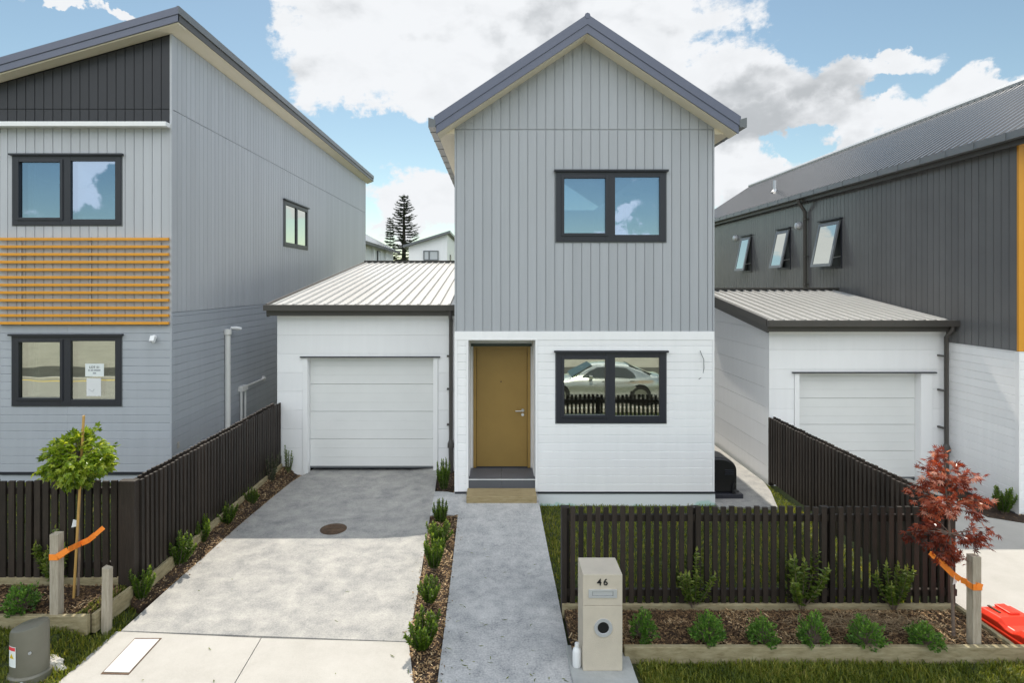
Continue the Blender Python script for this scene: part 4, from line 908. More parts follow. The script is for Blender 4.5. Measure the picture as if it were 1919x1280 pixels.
mb=MB(); mb.box(lu(1110),lu(1149),-.0015,.004,lv(1117),lv(1108.5)); mb.build('shadow_gap',M['black'],sl)
c=(lu(1130.5),0,lv(1177)); mb=MB()
n=40; R0,R1=.082,.050
ringf=[[(c[0]+r*math.cos(2*math.pi*i/n),y,c[2]+r*math.sin(2*math.pi*i/n)) for i in range(n)] for r,y in((R0,.003),(R0,-.008),(R1+.004,-.008),(R1,-.002),(R1,.05))]
base=0
for L_ in ringf: mb.v += L_
for k in range(4):
    for i in range(n):
        j=(i+1)%n; mb.f.append([k*n+i,k*n+j,(k+1)*n+j,(k+1)*n+i]); mb.r.append(.5)
rg=mb.build('newspaper_tube',M['alu'],lb,smooth=True)
mb=MB(); mb.tube([(c[0],-.003,c[2]),(c[0],.02,c[2])],R1,24); mb.build('tube_opening',M['black'],rg)
text('4',.082,M['ink'],lb,(lu(1123.0),-.003,lv(1092)),'house_number',ext=.003,off=.0011); text('6',.082,M['ink'],lb,(lu(1134.8),-.003,lv(1092)),'house_number',ext=.003,off=.0011)
mb=MB(); mb.box(.67,1.245,5.18,5.74,-.06,.043); o=mb.build('letterbox_pad',M['conc_pad'],bevel=.01); tag(o,'square grey concrete pad under the letterbox','concrete pad')
b=thing('bottle','white plastic bottle standing beside the letterbox','bottle',(.735,5.42,.043))
mb=MB(); mb.lathe([(.036,0),(.041,.01),(.041,.135),(.036,.16),(.017,.178),(.017,.19)],n=20,sx=1,sy=.8); mb.build('body',M['whiteplastic'],b,smooth=True)
mb=MB(); mb.lathe([(.02,.186),(.02,.212),(.0,.212)],n=16); mb.build('cap',M['whiteplastic'],b,smooth=True)

pil=thing('utility_pillar','olive green plastic power pillar with warning sticker on the left verge','utility pillar',(-4.17,5.32,.0),rz=0)
mb=MB(); prof=[]; n=28
def ell(zf,s): return [(.155*s*math.cos(2*math.pi*i/n),.13*s*math.sin(2*math.pi*i/n),zf(.155*s*math.cos(2*math.pi*i/n))) for i in range(n)]
rings=[ell(lambda x:.0,1.0),ell(lambda x:.455+.20*x,.985),ell(lambda x:.48+.20*x,.93),ell(lambda x:.492+.18*x,.7),ell(lambda x:.496+.15*x,.02)]
for r in rings: mb.v+=r
for k in range(len(rings)-1):
    for i in range(n):
        j=(i+1)%n; mb.f.append([k*n+i,k*n+j,(k+1)*n+j,(k+1)*n+i]); mb.r.append(.5)
mb.build('body',M['pillar'],pil,smooth=True)
mb=MB(); mb.lathe([(.175,0),(.175,.07),(.16,.085),(.15,.085)],n=28,sx=1,sy=.85); mb.build('skirt',M['pillar'],pil,smooth=True)
st_=mb=MB(); 
def onp(a,z,e=.003): return Vector(((.155+e)*math.cos(a),(.13+e)*math.sin(a),z))
def patch(mb,a0,a1,z0,z1,e):
    k=5
    for i in range(k):
        x=a0+(a1-a0)*i/k; y=a0+(a1-a0)*(i+1)/k; mb.poly([onp(x,z0,e),onp(y,z0,e),onp(y,z1,e),onp(x,z1,e)])
a0,a1=math.radians(-132),math.radians(-98)
patch(mb,a0,a1,.175,.355,.002); so=mb.build('warning_sticker',M['paper'],pil,recalc=False)
mb=MB(); patch(mb,a0+.03,a1-.03,.32,.35,.004); mb.build('red_header',M['redprint'],so,recalc=False)
mb=MB(); am=(a0+a1)/2; mb.poly([onp(am-.18,.25,.004),onp(am+.18,.25,.004),onp(am,.295,.004)]); mb.build('warning_triangle',M['yellow'],so,recalc=False)
mb=MB(); mb.tube([(.04,-.128,.05),(.04,-.165,.05)],.014,10); mb.tube([(.09,-.11,.295),(.09,-.122,.295)],.012,8); mb.build('bolt',M['alu'],pil)
# crumpled rag on the verge
def crumple(name,label,cat,loc,s,mat,seed):
    bm=bmesh.new(); bmesh.ops.create_icosphere(bm,subdivisions=4,radius=1)
    for v in bm.verts:
        q=v.co.copy(); k=1+.55*noise.noise(q*1.6+Vector((seed,0,0)))+.35*abs(noise.noise(q*4+Vector((0,seed,0))))-.2*abs(noise.noise(q*9))
        v.co=Vector((q.x*s[0]*k,q.y*s[1]*k,max(-.15,q.z)*s[2]*k))
    me=bpy.data.meshes.new(name); bm.to_mesh(me); bm.free(); me.materials.append(mat); o=bpy.data.objects.new(name,me); COL.objects.link(o); o.location=loc; return tag(o,label,cat)
p=G(88,1258,.0); crumple('rag','crumpled dirty white rag on the grass beside the utility pillar','rag',p+Vector((0,.02,.02)),(.13,.08,.09),M['rubbish'],2)
# red plastic barrier lying on the neighbouring driveway
bar=thing('plastic_barrier','long bright red moulded plastic barrier lying beside the right bed','barrier',(5.02,6.22,.012))
dv=Vector((.06,-1,0)).normalized(); nv=Vector((1,.06,0)).normalized()
def bpnt(s,w,z): return dv*s+nv*w+Vector((0,0,z))
mb=MB(); secs=[]; 
def sec(s,k,zt): return [bpnt(s,0+.02*(1-k),.0),bpnt(s,-.01,.05),bpnt(s,.0,.06),bpnt(s,-.005,zt*.72),bpnt(s,.03,zt),bpnt(s,.34,zt),bpnt(s,.40,zt*.7),bpnt(s,.40,0)]
prev=None; n=8
S_=[(0,.10),(.03,.155),(.25,.165),(.33,.125),(.40,.125),(.48,.17),(.9,.18),(.98,.14),(1.06,.14),(1.14,.18),(1.5,.18),(1.53,.10)]
for s,zt in S_: mb.v += [tuple(x) for x in sec(s,1,zt)]
for i in range(len(S_)-1):
    for k in range(n):
        j=(k+1)%n; mb.f.append([i*n+k,i*n+j,(i+1)*n+j,(i+1)*n+k]); mb.r.append(.5)
mb.f.append(list(range(n))); mb.f.append(list(range((len(S_)-1)*n,len(S_)*n))); mb.r+=[.5,.5]
mb.build('body',M['red'],bar,bevel=.012)
mb=MB()
for s,w,l in((.10,.10,.07),(.56,.09,.06),(.56,.25,.06),(.75,.12,.10),(1.25,.10,.1),(1.25,.26,.1)):
    mb=MB(); a=bpnt(s,w,.166 if s<.3 else .181)-Vector((0,0,.0)); mb.obox(a,dv,nv,(0,0,1),l,.012,.004); mb.build('moulded_slot',M['rust'],bar)
for s,w in((.12,.22),(.66,.17),(1.3,.18)):
    mb=MB(); mb.obox(bpnt(s,w,(.17 if s<.3 else .185)),dv,nv,(0,0,1),.09,.055,.012); mb.build('raised_rib',M['red'],bar,bevel=.008)
# black cover of the outdoor unit by the house corner
ac=thing('outdoor_unit','domed black plastic outdoor unit at the right corner of the white house','outdoor unit',(3.53,9.72,.03))
mb=MB(); prof=[]; 
K=10; outline=[(0,0),(.42,0)]+[(.42,.36)]+[(.42-.28*(1-math.cos(a)),.36+.22*math.sin(a)) for a in [math.pi/2*i/K for i in range(1,K+1)]]+[(0,.58)]
for (y0,y1,e) in((.03,.50,0),): mb.prism([(x,y0,z+.06) for x,z in outline],[(x,y1,z+.06) for x,z in outline])
mb.build('shell',M['black'],ac,bevel=.035)
mb=MB()
for i in range(3): mb.obox((.29,.025,.37+.033*i),(1,0,0),(0,1,0),(0,0,1),.075,.006,.008)
mb.build('vent_slot',M['frame'],ac)
mb=MB(); mb.box(-.0,.50,-.02,.56,-.02,.06); mb.build('base',M['frame'],ac,bevel=.01)
mb=MB(); mb.tube([(.34,.0,.06),(.34,-.01,.18),(.37,.0,.24)],.02,8); mb.tube([(.34,-.01,.12),(.42,-.02,.10)],.018,8); mb.build('tap',M['black'],ac,smooth=True)

# ================================================================== PLANTS
def rdir():
    while True:
        v=Vector((random.uniform(-1,1),random.uniform(-1,1),random.uniform(-1,1)))
        if .05<v.length<1: return v.normalized()
def upright(name,label,grp,h,w,nst,lL,lw,step,mat,seed,bare=.1,cat='shrub'):
    random.seed(seed); t=thing(name,label,cat,(0,0,-50),grp); fo=MB(); sm_=MB()
    for i in range(nst):
        a=2*math.pi*i/nst+random.uniform(-.4,.4); sp=random.uniform(.15,1)*w/2; hh=h*random.uniform(.6,1)*(1-.25*sp/(w/2))
        b=Vector((math.cos(a)*.02,math.sin(a)*.02,0)); e=Vector((math.cos(a)*sp,math.sin(a)*sp,hh))
        pts=[b+(e-b)*s+Vector((math.cos(a),math.sin(a),0))*(-.18*sp*math.sin(math.pi*s)*-1)*.4 for s in(0,.25,.5,.75,1)]
        sm_.tube(pts,[.006,.005,.004,.003,.002],5)
        s=bare; ph=random.random()*6
        while s<1.0:
            k=min(3,int(s*4)); q=pts[k]+(pts[k+1]-pts[k])*(s*4-k); tang=(pts[k+1]-pts[k]).normalized()
            for m in range(3):
                aa=ph+m*2.09; o=Vector((math.cos(aa),math.sin(aa),0)); d=(o+tang*random.uniform(.3,1.1)+rdir()*.3)
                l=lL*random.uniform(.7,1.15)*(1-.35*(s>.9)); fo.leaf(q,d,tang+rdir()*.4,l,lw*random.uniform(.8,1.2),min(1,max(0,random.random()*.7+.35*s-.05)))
            ph+=1.1; s+=step/h
        fo.leaf(pts[-1],(0,0,1)+rdir()*.2 if False else Vector((0,0,1))+rdir()*.2,rdir(),lL,lw,.95)
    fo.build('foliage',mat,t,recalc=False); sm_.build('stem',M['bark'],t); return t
def roundish(name,label,grp,h,w,n,lL,lw,mat,seed):
    random.seed(seed); t=thing(name,label,'shrub',(0,0,-50),grp); fo=MB(); sm_=MB(); tips=[]
    for i in range(70):
        d=rdir(); d.z=abs(d.z)*.9+.22; d.normalize(); e=Vector((d.x*w/2,d.y*w/2,d.z*h))*random.uniform(.8,1.04); e*=1+.28*noise.noise(d*1.7+Vector((seed,0,0))); tips.append(e); sm_.tube([(0,0,0),e*.5+Vector((0,0,.02)),e],[.005,.004,.002],4)
    for i in range(n):
        e=random.choice(tips); c=e*random.uniform(.75,1.04)+rdir()*.022; o=(c-Vector((0,0,h*.3))).normalized(); d=o+rdir()*.8; d.z+=.3
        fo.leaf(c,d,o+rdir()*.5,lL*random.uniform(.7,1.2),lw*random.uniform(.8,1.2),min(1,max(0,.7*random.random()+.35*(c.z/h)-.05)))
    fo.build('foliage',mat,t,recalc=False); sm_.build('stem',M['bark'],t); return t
def place(proto,loc,label,sc=1,rz=None):
    rz=random.uniform(0,6.28) if rz is None else rz
    if not proto.get('used'):
        proto['used']=1; proto.location=loc; proto.rotation_euler=(0,0,rz); proto.scale=(sc,sc,sc) if not isinstance(sc,tuple) else sc; proto['label']=label; return proto
    return dup(proto,loc,rz,sc,label)
GA='young hedge shrubs along the driveway'; GB='small round shrubs in the right bed'; GC='tall loose shrubs before the fence'
A=[upright('shrub','x',GA,.42,.34,16,.038,.020,.012,M['leaf_dark'],s) for s in(11,12,13)]
B=[roundish('shrub','x',GB,.25,.31,1300,.028,.018,M['leaf_mid'],s) for s in(21,22)]
C=[upright('shrub','x',GC,.68,.50,12,.066,.034,.028,M['leaf_olive'],s,.22) for s in(31,32,33)]
D=upright('shrub','x','dim shrubs at the garage end of the fence',.55,.45,12,.045,.022,.03,M['leaf_grey'],41,.1)
E=upright('shrub','x',None,.62,.20,6,.032,.022,.028,M['leaf_dark'],42,.05)
random.seed(5)
def at(px,py,z): return G(px,py,z)
for i,(px,py,z,s,l) in enumerate([(265,1125,.06,1.0,'bright shrub at the fence post, nearest of those along the fence'),(333,1062,.08,(1.2,1.2,1.08),'second bright shrub along the driveway fence, tallest there'),(377,1020,.08,(.85,.9,1.05),'third bright shrub along the driveway fence'),(424,985,.07,(1.15,1.1,.85),'half shaded shrub along the fence where the driveway shade begins'),(470,948,.07,.72,'dark low shrub in the shade along the fence')]):
    place(A[i%3],at(px,py,z),l,s)
for i,(px,py,z,s,l) in enumerate([(826,985,.045,.95,'dark shaded shrub at the house end of the strip by the path'),(822,1022,.03,(1.15,1.1,.9),'bright shrub second from the house in the strip by the path'),(814,1068,.03,(1.05,1.05,1.15),'bright bushy shrub in the middle of the strip by the path'),(805,1132,.02,(1.0,.95,.75),'small shrub fourth from the house in the strip by the path'),(793,1218,.01,(1.25,1.1,1.0),'shrub nearest the street in the strip by the path')]):
    place(A[(i+1)%3],at(px,py,z),l,s)
place(A[1],at(832,921,.1),'narrow dark shrub at the foot of the garage downpipe',(1.0,1.0,1.35))
place(A[2],(7.55,10.15,.03),'small dark shrub near the foot of the right garage downpipe',.9)
place(A[0],(7.72,9.05,.03),'dark shrub at the front corner of the right white wall',1.12)
place(D,at(508,905,.12),'dim grey green shrub in the shade at the garage end of the fence',1.0)
place(E,at(541,888,.08)+Vector((0,-.05,0)),'tall thin dark shrub against the white garage wall beside the fence',1.0)
for i,(px,py,s,l) in enumerate([(1205,1200,(.88,.9,1.0),'small round shrub beside the letterbox, first of the front row'),(1325,1208,(1.08,1.0,1.12),'dense round shrub, second of the front row from the letterbox'),(1430,1208,(1.0,.95,.92),'round shrub, third of the front row, by the bare mulch'),(1525,1210,(.9,.9,1.1),'round shrub in front of the left edge of the straw heap'),(1623,1213,(1.12,1.0,1.0),'round shrub in front of the straw heap'),(1733,1213,(.98,1,.85),'round shrub at the foot of the red maple')]):
    place(B[i%2],at(px,py,.08),l,s)
place(B[0],at(40,1150,.22),'dark round shrub behind the utility pillar in the left bed',1.05)
for i,(px,py,s,l) in enumerate([(1112,1140,.85,'tall loose shrub mostly hidden behind the letterbox'),(1298,1140,.95,'tall loose shrub before the fence, next right of the letterbox'),(1500,1140,1.12,'tallest loose shrub before the middle of the fence'),(1675,1143,.95,'loose shrub with bare stems growing from the straw heap')]):
    place(C[i%3],at(px,py,.08),l,s)
place(C[1],at(105,1098,.22),'tall dark loose shrub behind the left timber stake',1.0)

# straw heap
mb=MB(); random.seed(3)
for i in range(420):
    c=Vector((random.gauss(3.75,.34),random.gauss(6.02,.10),.095+abs(random.gauss(0,.018)))); 
    if not(5.7<c.y<6.27 and 2.6<c.x<4.8): continue
    a=random.gauss(0,.8); l=random.uniform(.06,.26); d=Vector((math.cos(a),math.sin(a)*.6,random.uniform(-.05,.12))); k=random.uniform(-.06,.06)
    pts=[c-d*l/2,c+Vector((0,k,.012)),c+d*l/2]; s_=Vector((-d.y,d.x,0)).normalized()*random.uniform(.0012,.0028); r=random.random()
    for q in range(2): mb.poly([pts[q]-s_,pts[q]+s_,pts[q+1]+s_,pts[q+1]-s_],r)
kind(mb.build('dry_straw',M['straw'],recalc=False),'stuff')

def palmate(mb,c,d,nrm,L_,lobes,wr,r):
    d=Vector(d).normalized(); nrm=Vector(nrm); s_=d.cross(nrm)
    if s_.length<1e-3: s_=d.orthogonal()
    s_.normalize(); up=s_.cross(d)
    for a,k in lobes:
        dd=d*math.cos(a)+s_*math.sin(a)-up*.12; mb.leaf(c,dd,up+rdir()*.15,L_*k,L_*wr*k,r,.18)
LOBE7=[(0,1),(.6,.92),(-.6,.92),(1.2,.7),(-1.2,.7),(1.9,.4),(-1.9,.4)]
LOBE5=[(0,1),(.75,.8),(-.75,.8),(1.6,.5),(-1.6,.5)]
# red maple
mp=thing('maple_tree','young japanese maple with red leaves tied to a stake in the right bed','tree',G(1787,1192,.085)); base=mp.location.copy()
random.seed(61)
Yt=base.y
def mpt(px,py,dy=0): p=W(px,py,Yt); return Vector((p.x-base.x,dy,p.z-base.z))
mb=MB(); tr=[mpt(1787,1194),mpt(1785,1120),mpt(1783,1060),mpt(1780,1000),mpt(1776,950),mpt(1772,910),mpt(1772,870)]
mb.tube(tr,[.016,.014,.012,.010,.008,.006,.003],8); mb.build('trunk',M['bark'],mp,smooth=True)
tips=[(1772,848),(1750,866),(1728,880),(1705,890),(1696,912),(1715,935),(1745,905),(1790,880),(1815,875),(1840,890),(1848,935),(1815,915),(1785,925),(1740,945),(1760,965),(1800,955),(1825,965),(1820,990),(1845,1010),(1810,1020),(1765,1010),(1735,1000),(1718,1022),(1745,1030),(1790,1040),(1812,1045),(1700,930),(1770,985),(1760,895),(1800,905),(1725,960),(1835,985),(1775,1045),(1745,1018),(1765,1030),(1705,1010),(1838,1020),(1752,1000),(1735,1035),(1800,1008),(1780,860),(1765,880),(1795,895),(1740,885),(1720,905),(1760,930),(1800,935),(1830,930),(1780,945),(1755,950)]
br=MB(); fo=MB()
for (px,py) in tips:
    dy=random.uniform(-.2,.2); px=1772+(px-1772)*.88; e=mpt(px,py,dy); k=min(5,max(3,int(3+ (1040-py)/60))) ; s0=tr[k]
    if py>990: s0=tr[3]
    if py>1030: s0=tr[2]
    m=s0+(e-s0)*.55+Vector((0,0,.03)); br.tube([s0,m,e],[.005,.0035,.0015],5)
    o=Vector((e.x,e.y,0)); 
    for q in range(20):
        f=random.uniform(.4,1.06); c=(m+(e-m)*((f-.45)/.55)) + rdir()*.05; d=(e-s0).normalized()+rdir()*.9+Vector((0,0,-.35)); nn=Vector((0,-.25,1))+rdir()*.6
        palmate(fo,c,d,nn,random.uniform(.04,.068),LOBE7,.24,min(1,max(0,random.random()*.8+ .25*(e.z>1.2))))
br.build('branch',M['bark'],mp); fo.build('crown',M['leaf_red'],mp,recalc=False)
# lollipop tree
lp=thing('standard_tree','young green lollipop tree with round crown in the left bed','tree',G(146,1118,.215)); base=lp.location.copy(); Yt=base.y; random.seed(62)
mb=MB(); tr=[mpt(146,1122),mpt(149,1040),mpt(148,980),mpt(150,930),mpt(148,895),mpt(149,850),mpt(151,822)]
mb.tube(tr,[.012,.011,.010,.010,.009,.007,.003],8); mb.build('trunk',M['bark'],lp,smooth=True)
br=MB(); fo=MB(); cc=mpt(148,860)
for i in range(170):
    d=rdir(); d=d*random.uniform(.55,1)**.5; e=cc+Vector((d.x*.345,d.y*.345,d.z*.23+.0))
    if d.z>.45 and abs(d.x)<.4: e.z+=.07
    if d.z<-.6: e.x*=.5; e.z-=.05
    s0=tr[random.choice((4,5))]; br.tube([s0,s0+(e-s0)*.5+Vector((0,0,.02)),e],[.004,.003,.0015],4)
    for q in range(11):
        c=s0+(e-s0)*random.uniform(.6,1.08)+rdir()*.04; dd=(e-cc).normalized()+rdir()*.7+Vector((0,0,-.4)); nn=Vector((0,-.2,1))+rdir()*.6
        palmate(fo,c,dd,nn,random.uniform(.042,.07),LOBE5,.5,random.random())
br.build('branch',M['bark'],lp); fo.build('crown',M['leaf_tree'],lp,recalc=False)
# bamboo pole, tag
t0=G(138,1122,.215); t1=W(157,779,t0.y-.02); mb=MB(); mb.tube([(0,0,0),t1-t0],.0125,8); o=mb.build('bamboo_pole',M['bamboo'],smooth=True); o.location=t0; tag(o,'thin yellow bamboo pole leaning through the crown of the lollipop tree','garden pole')
p=W(139,982,Yt-.03); mb=MB(); mb.prism([(-.03,0,-.04),(.02,0,-.03),(.03,0,.035),(-.01,0,.045)],[(-.03,.002,-.04),(.02,.002,-.03),(.03,.002,.035),(-.01,.002,.045)]); o=mb.build('plant_tag',M['whiteplastic']); o.location=p; tag(o,'white plant tag hanging on the trunk of the lollipop tree','plant tag')
p=W(1790,1088,G(1787,1192,.085).y-.03); o=dup(o,p,.3,1.0,'white plant tag hanging under the orange strap on the red maple')
# stakes
def stake(label,p0,h,w,lean=(0,0),cham=0):
    mb=MB(); a=w/2; top=[(-a+lean[0],-a+lean[1],h),(a+lean[0],-a+lean[1],h-cham),(a+lean[0],a+lean[1],h-cham),(-a+lean[0],a+lean[1],h)]
    mb.prism([(-a,-a,-.08),(a,-a,-.08),(a,a,-.08),(-a,a,-.08)],top); o=mb.build('timber_stake',M['stake'],bevel=.004); o.location=p0; return tag(o,label,'stake','timber tree stakes')
sL=Vector((-4.38,5.93,.215)); stake('tall square timber stake left of the lollipop tree with orange strap',sL,.83,.085)
stake('short square timber stake by the driveway corner of the left bed',Vector((-3.93,6.0,.05)),.63,.07,(.01,0),.02)
sR=Vector((4.555,5.675,.08)); stake('square timber stake with orange strap in front of the red maple',sR,.86,.082,(-.0,0))
def strap(label,pts,w,loops=()):
    mb=MB(); pts=[Vector(p) for p in pts]
    for i in range(len(pts)-1):
        a,b=pts[i],pts[i+1]; d=(b-a).normalized(); n=d.cross(Vector((0,0,1))).normalized(); u=n.cross(d); wa=w*(1 if i<len(pts)-2 else .8); h_=u*wa/2; tn=n*.0015
        mb.prism([a-h_-tn,a+h_-tn,a+h_+tn,a-h_+tn],[b-h_-tn,b+h_-tn,b+h_+tn,b-h_+tn])
    for (c,hw_,z) in loops:
        c=Vector(c); e=hw_+.004
        for (x0,x1,y0,y1) in((-e,e,-e,-e+.003),(-e,e,e-.003,e),(-e,-e+.003,-e,e),(e-.003,e,-e,e)): mb.box(c.x+x0,c.x+x1,c.y+y0,c.y+y1,z-w/2,z+w/2)
    return tag(mb.build('tree_strap',M['strap']),label,'strap','orange tree straps')
yt=lp.location.y
zs=W(0,1042,5.9).z
trk=W(152,1019,yt-.03)
strap('orange webbing strap tying the lollipop tree to its stake, one end flying loose',[(sL.x+.04,sL.y-.048,zs),(sL.x+.12,sL.y-.01,zs+.05),trk,trk+Vector((.07,.01,.03)),W(178,1003,yt-.06),W(194,989,yt-.05)],.058,[((sL.x,sL.y,0),.0425,zs-.01)])
ym=mp.location.y; zr_=W(0,1101,sR.y-.04).z; tk=W(1785,1076,ym-.02)
strap('orange webbing strap tying the red maple to its stake',[(sR.x+.045,sR.y-.045,zr_),(sR.x-.01,sR.y-.048,zr_+.02),W(1800,1087,ym-.06),tk,W(1765,1056,ym-.05),W(1742,1037,ym-.08)],.058,[((sR.x,sR.y,0),.041,zr_)])

# ================================================================== BACKGROUND
def conifer(label,px,pytop,Y,halfpx,seed,z0=0,gaps=.0,ledge=1.0):
    random.seed(seed); x=(px-CX)/F*Y; ht=H+(530-pytop)/F*Y-z0; hw=halfpx/F*Y
    t=thing('norfolk_pine',label,'tree',(x,Y,z0),'norfolk pines behind the garage'); mb=MB(); mb.tube([(0,0,0),(0,0,ht*.6),(0,0,ht)],[.28*hw/2.7,.17*hw/2.7,.03],8); mb.build('trunk',M['bark_dark'],t)
    br=MB(); z=ht*.12
    while z<ht*.99:
        f=1-(z/ht); rad=hw*(1.12*f**.62 if f<.8 else .97)*random.uniform(.82,1.08)+.25; k=7 if f>.1 else 5; off=random.random()*6
        for i in range(k):
            a=off+2*math.pi*i/k+random.uniform(-.25,.25); d=Vector((math.cos(a),math.sin(a),0)); rr=rad*random.uniform(.7,1.08)
            if random.random()<gaps+.12: continue
            p0=Vector((0,0,z)); tip=p0+d*rr+Vector((0,0,rr*.10*(1 if f<.6 else -.2)+.1))
            m=p0+d*rr*.5+Vector((0,0,-.02*rr)); br.bar(p0,m,.05,.04); br.bar(m,tip,.03,.03)
            n=int(rr*11)+6
            for j in range(n):
                s=.15+.85*j/n; c=p0+(m-p0)*min(1,s*2)+(tip-m)*max(0,s*2-1); sd=Vector((-d.y,d.x,0))
                for sg in(-1,1):
                    br.leaf(c,sd*sg+d*.9+Vector((0,0,.5+random.uniform(-.5,.5))),Vector((0,0,1)),random.uniform(.3,.6)*(1-.3*s)*ledge,.09)
        z+=(.46 if f>.25 else .36)*random.uniform(.8,1.15)
    br.build('crown',M['pine'],t,recalc=False); return t
conifer('tall dark norfolk pine with layered branches between the houses behind',757,363,90,52,71)
conifer('thin small norfolk pine just left of the tall one behind',731,408,92,14,72,0,.1)
# pale skillion house behind
Yb=46.0; ub=lambda px:(px-CX)/F*Yb; vb=lambda py:H-(py-CY)/F*Yb
hb=thing('house','white monopitch house far behind, seen between garage and grey house','house'); fbk=Fr('front',Yb)
x0,x1=ub(766),ub(838); wn=(ub(793.5),ub(822),vb(488),vb(469.5))
mb=MB(); topf=lambda x: vb(462)+(vb(439)-vb(462))*(x-x0)/(x1-x0)
slab_poly(mb,fbk,[(x0,0),(x1,0),(x1,topf(x1)),(x0,topf(x0))],-.2,0); mb.prism([(x1-.2,Yb+.201,0),(x1,Yb+.201,0),(x1,Yb+.201,topf(x1)),(x1-.2,Yb+.201,topf(x1))],[(x1-.2,Yb+9,0),(x1,Yb+9,0),(x1,Yb+9,topf(x1)),(x1-.2,Yb+9,topf(x1))]); mb.box(x0,x0+.2,Yb+.201,Yb+9,0,topf(x0)); mb.build('wall',M['white_clad'],hb)
mb=MB(); q=[(x0-.4,topf(x0)-.1),(x1+.25,topf(x1)+.08),(x1+.25,topf(x1)+.27),(x0-.4,topf(x0)+.09)]; mb.prism([(x,Yb-.4,z) for x,z in q],[(x,Yb+9.3,z) for x,z in q]); mb.build('roof',M['gutter'],hb)
mb=MB()
for r in rect_sub([wn],[(wn[0]+.08,wn[0]+.4,wn[2]+.08,wn[3]-.08),(wn[0]+.5,wn[1]-.08,wn[2]+.08,wn[3]-.08)]): slab_rect(mb,fbk,*r,.001,.08)
w=mb.build('window',M['gutter'],hb)
for r in((wn[0]+.08,wn[0]+.4,wn[2]+.08,wn[3]-.08),(wn[0]+.5,wn[1]-.08,wn[2]+.08,wn[3]-.08)):
    g_=MB(); slab_rect(g_,fbk,*r,.001,.03); g_.build('pane',M['alu'],w)  # reflected light put into the pane as a pale colour
mb=MB(); mb.box(x1+.002,x1+.05,Yb+2.6,Yb+3.4,vb(489),vb(474)); mb.build('window',M['frame'],hb)
# gabled house behind left
hb=thing('house','grey roofed white house far behind, half hidden by the left house','house'); xw=-7.62; ya,yb_=33.0,44.0; ez=5.92
mb=MB(); mb.box(xw-.2,xw,ya,yb_,0,ez); mb.box(xw-6,xw-.201,yb_-.2,yb_,0,ez); mb.box(xw-6,xw-.201,ya,ya+.2,0,ez); 
fz=Fr('east',xw)
for y in(36.4,40.6): slab_rect(mb,fz,y,y+.5,2.5,ez,.001,.12)
mb.build('wall',M['white_clad'],hb)
mb=MB(); 
for (x,z,x2,z2) in((xw+.35,ez-.05,xw-3,ez+1.75),(xw-6.35,ez-.05,xw-3,ez+1.75)):
    mb.prism([(x,ya-.3,z),(x2,ya-.3,z2),(x2,ya-.3,z2-.15),(x,ya-.3,z-.15)],[(x,yb_+.3,z),(x2,yb_+.3,z2),(x2,yb_+.3,z2-.15),(x,yb_+.3,z-.15)])
mb.build('roof',M['dark_roof'],hb)
mb=MB(); mb.box(xw+.35,xw+.47,ya-.3,yb_+.3,ez-.22,ez-.06); mb.build('gutter',M['frame'],hb)
mb=MB(); slab_rect(mb,fz,38.0,38.9,4.6,5.6,.001,.07); w=mb.build('window',M['frame'],hb); g_=MB(); slab_rect(g_,fz,38.08,38.82,4.66,5.54,.071,.075); g_.build('pane',M['whiteplastic'],w)  # pale pane colour stands in for light reflected by the glass
# trees that show in the side window glass
def bgtree(seed,h,w):
    random.seed(seed); t=thing('broadleaf_tree','x','tree',(0,0,0),'broadleaf trees beyond the houses'); mb=MB(); mb.tube([(0,0,-.2),(.1,0,h*.3),(0,0,h*.7)],[.25,.2,.06],8); 
    cl=[Vector((random.gauss(0,w*.25),random.gauss(0,w*.25),h*random.uniform(.35,.95))) for i in range(26)]
    for c in cl: mb.tube([(0,0,h*.3),c],[.08,.02],5)
    mb.build('trunk',M['bark_dark'],t); fo=MB()
    for c in cl:
        for i in range(95): fo.leaf(c+rdir()*random.uniform(.2,1)*w*.16,rdir(),rdir(),random.uniform(.25,.5),.22)
    fo.build('crown',M['bgleaf'],t,recalc=False); return t
b1=bgtree(81,8.6,6.0); b2=bgtree(82,7.2,5.0)
tl=['tall round tree reflected in the left house side window','second round tree reflected in the left house side window','broad tree reflected low in the left house side window','smaller tree reflected at the edge of the side window']
for i,(x,y,pr,s) in enumerate([(14.5,57,b1,1.0),(18.5,60,b2,1.05),(10.5,62,b2,1.0),(22.5,64,b1,.95)]):
    place(pr,(x,y,0),tl[i],s,rz=i*1.3)

# silver car parked in the street (seen in the window reflection)
car=thing('parked_car','silver sedan parked in the street, reflected in the lower window','car',(1.45,-3.25,-.87))
def loft(stations,ringf,close=True):
    mb=MB(); n=None
    for st in stations:
        r=ringf(*st); n=len(r); mb.v+=[tuple(p) for p in r]
    for i in range(len(stations)-1):
        for k in range(n):
            j=(k+1)%n; mb.f.append([i*n+k,i*n+j,(i+1)*n+j,(i+1)*n+k]); mb.r.append(.5)
    mb.f.append(list(range(n))[::-1]); mb.f.append(list(range((len(stations)-1)*n,len(stations)*n))); mb.r+=[.5,.5]; return mb
def bring(x,zt,w): 
    h_=[(-.82*w,.2),(-w*.97,.3),(-w,.55),(-w*.985,zt-.13),(-w*.93,zt-.04),(-.6*w,zt+.01),(0,zt+.03)]
    return [(x,y,z) for y,z in h_]+[(x,-y,z) for y,z in h_[-2::-1]]
loft([(0,.62,.66),(.06,.70,.76),(.35,.78,.86),(.9,.86,.90),(1.4,.93,.91),(2.4,.95,.92),(3.6,.98,.92),(4.2,1.01,.89),(4.55,1.0,.82),(4.68,.9,.74)],bring).build('body',M['car'],car,smooth=True)
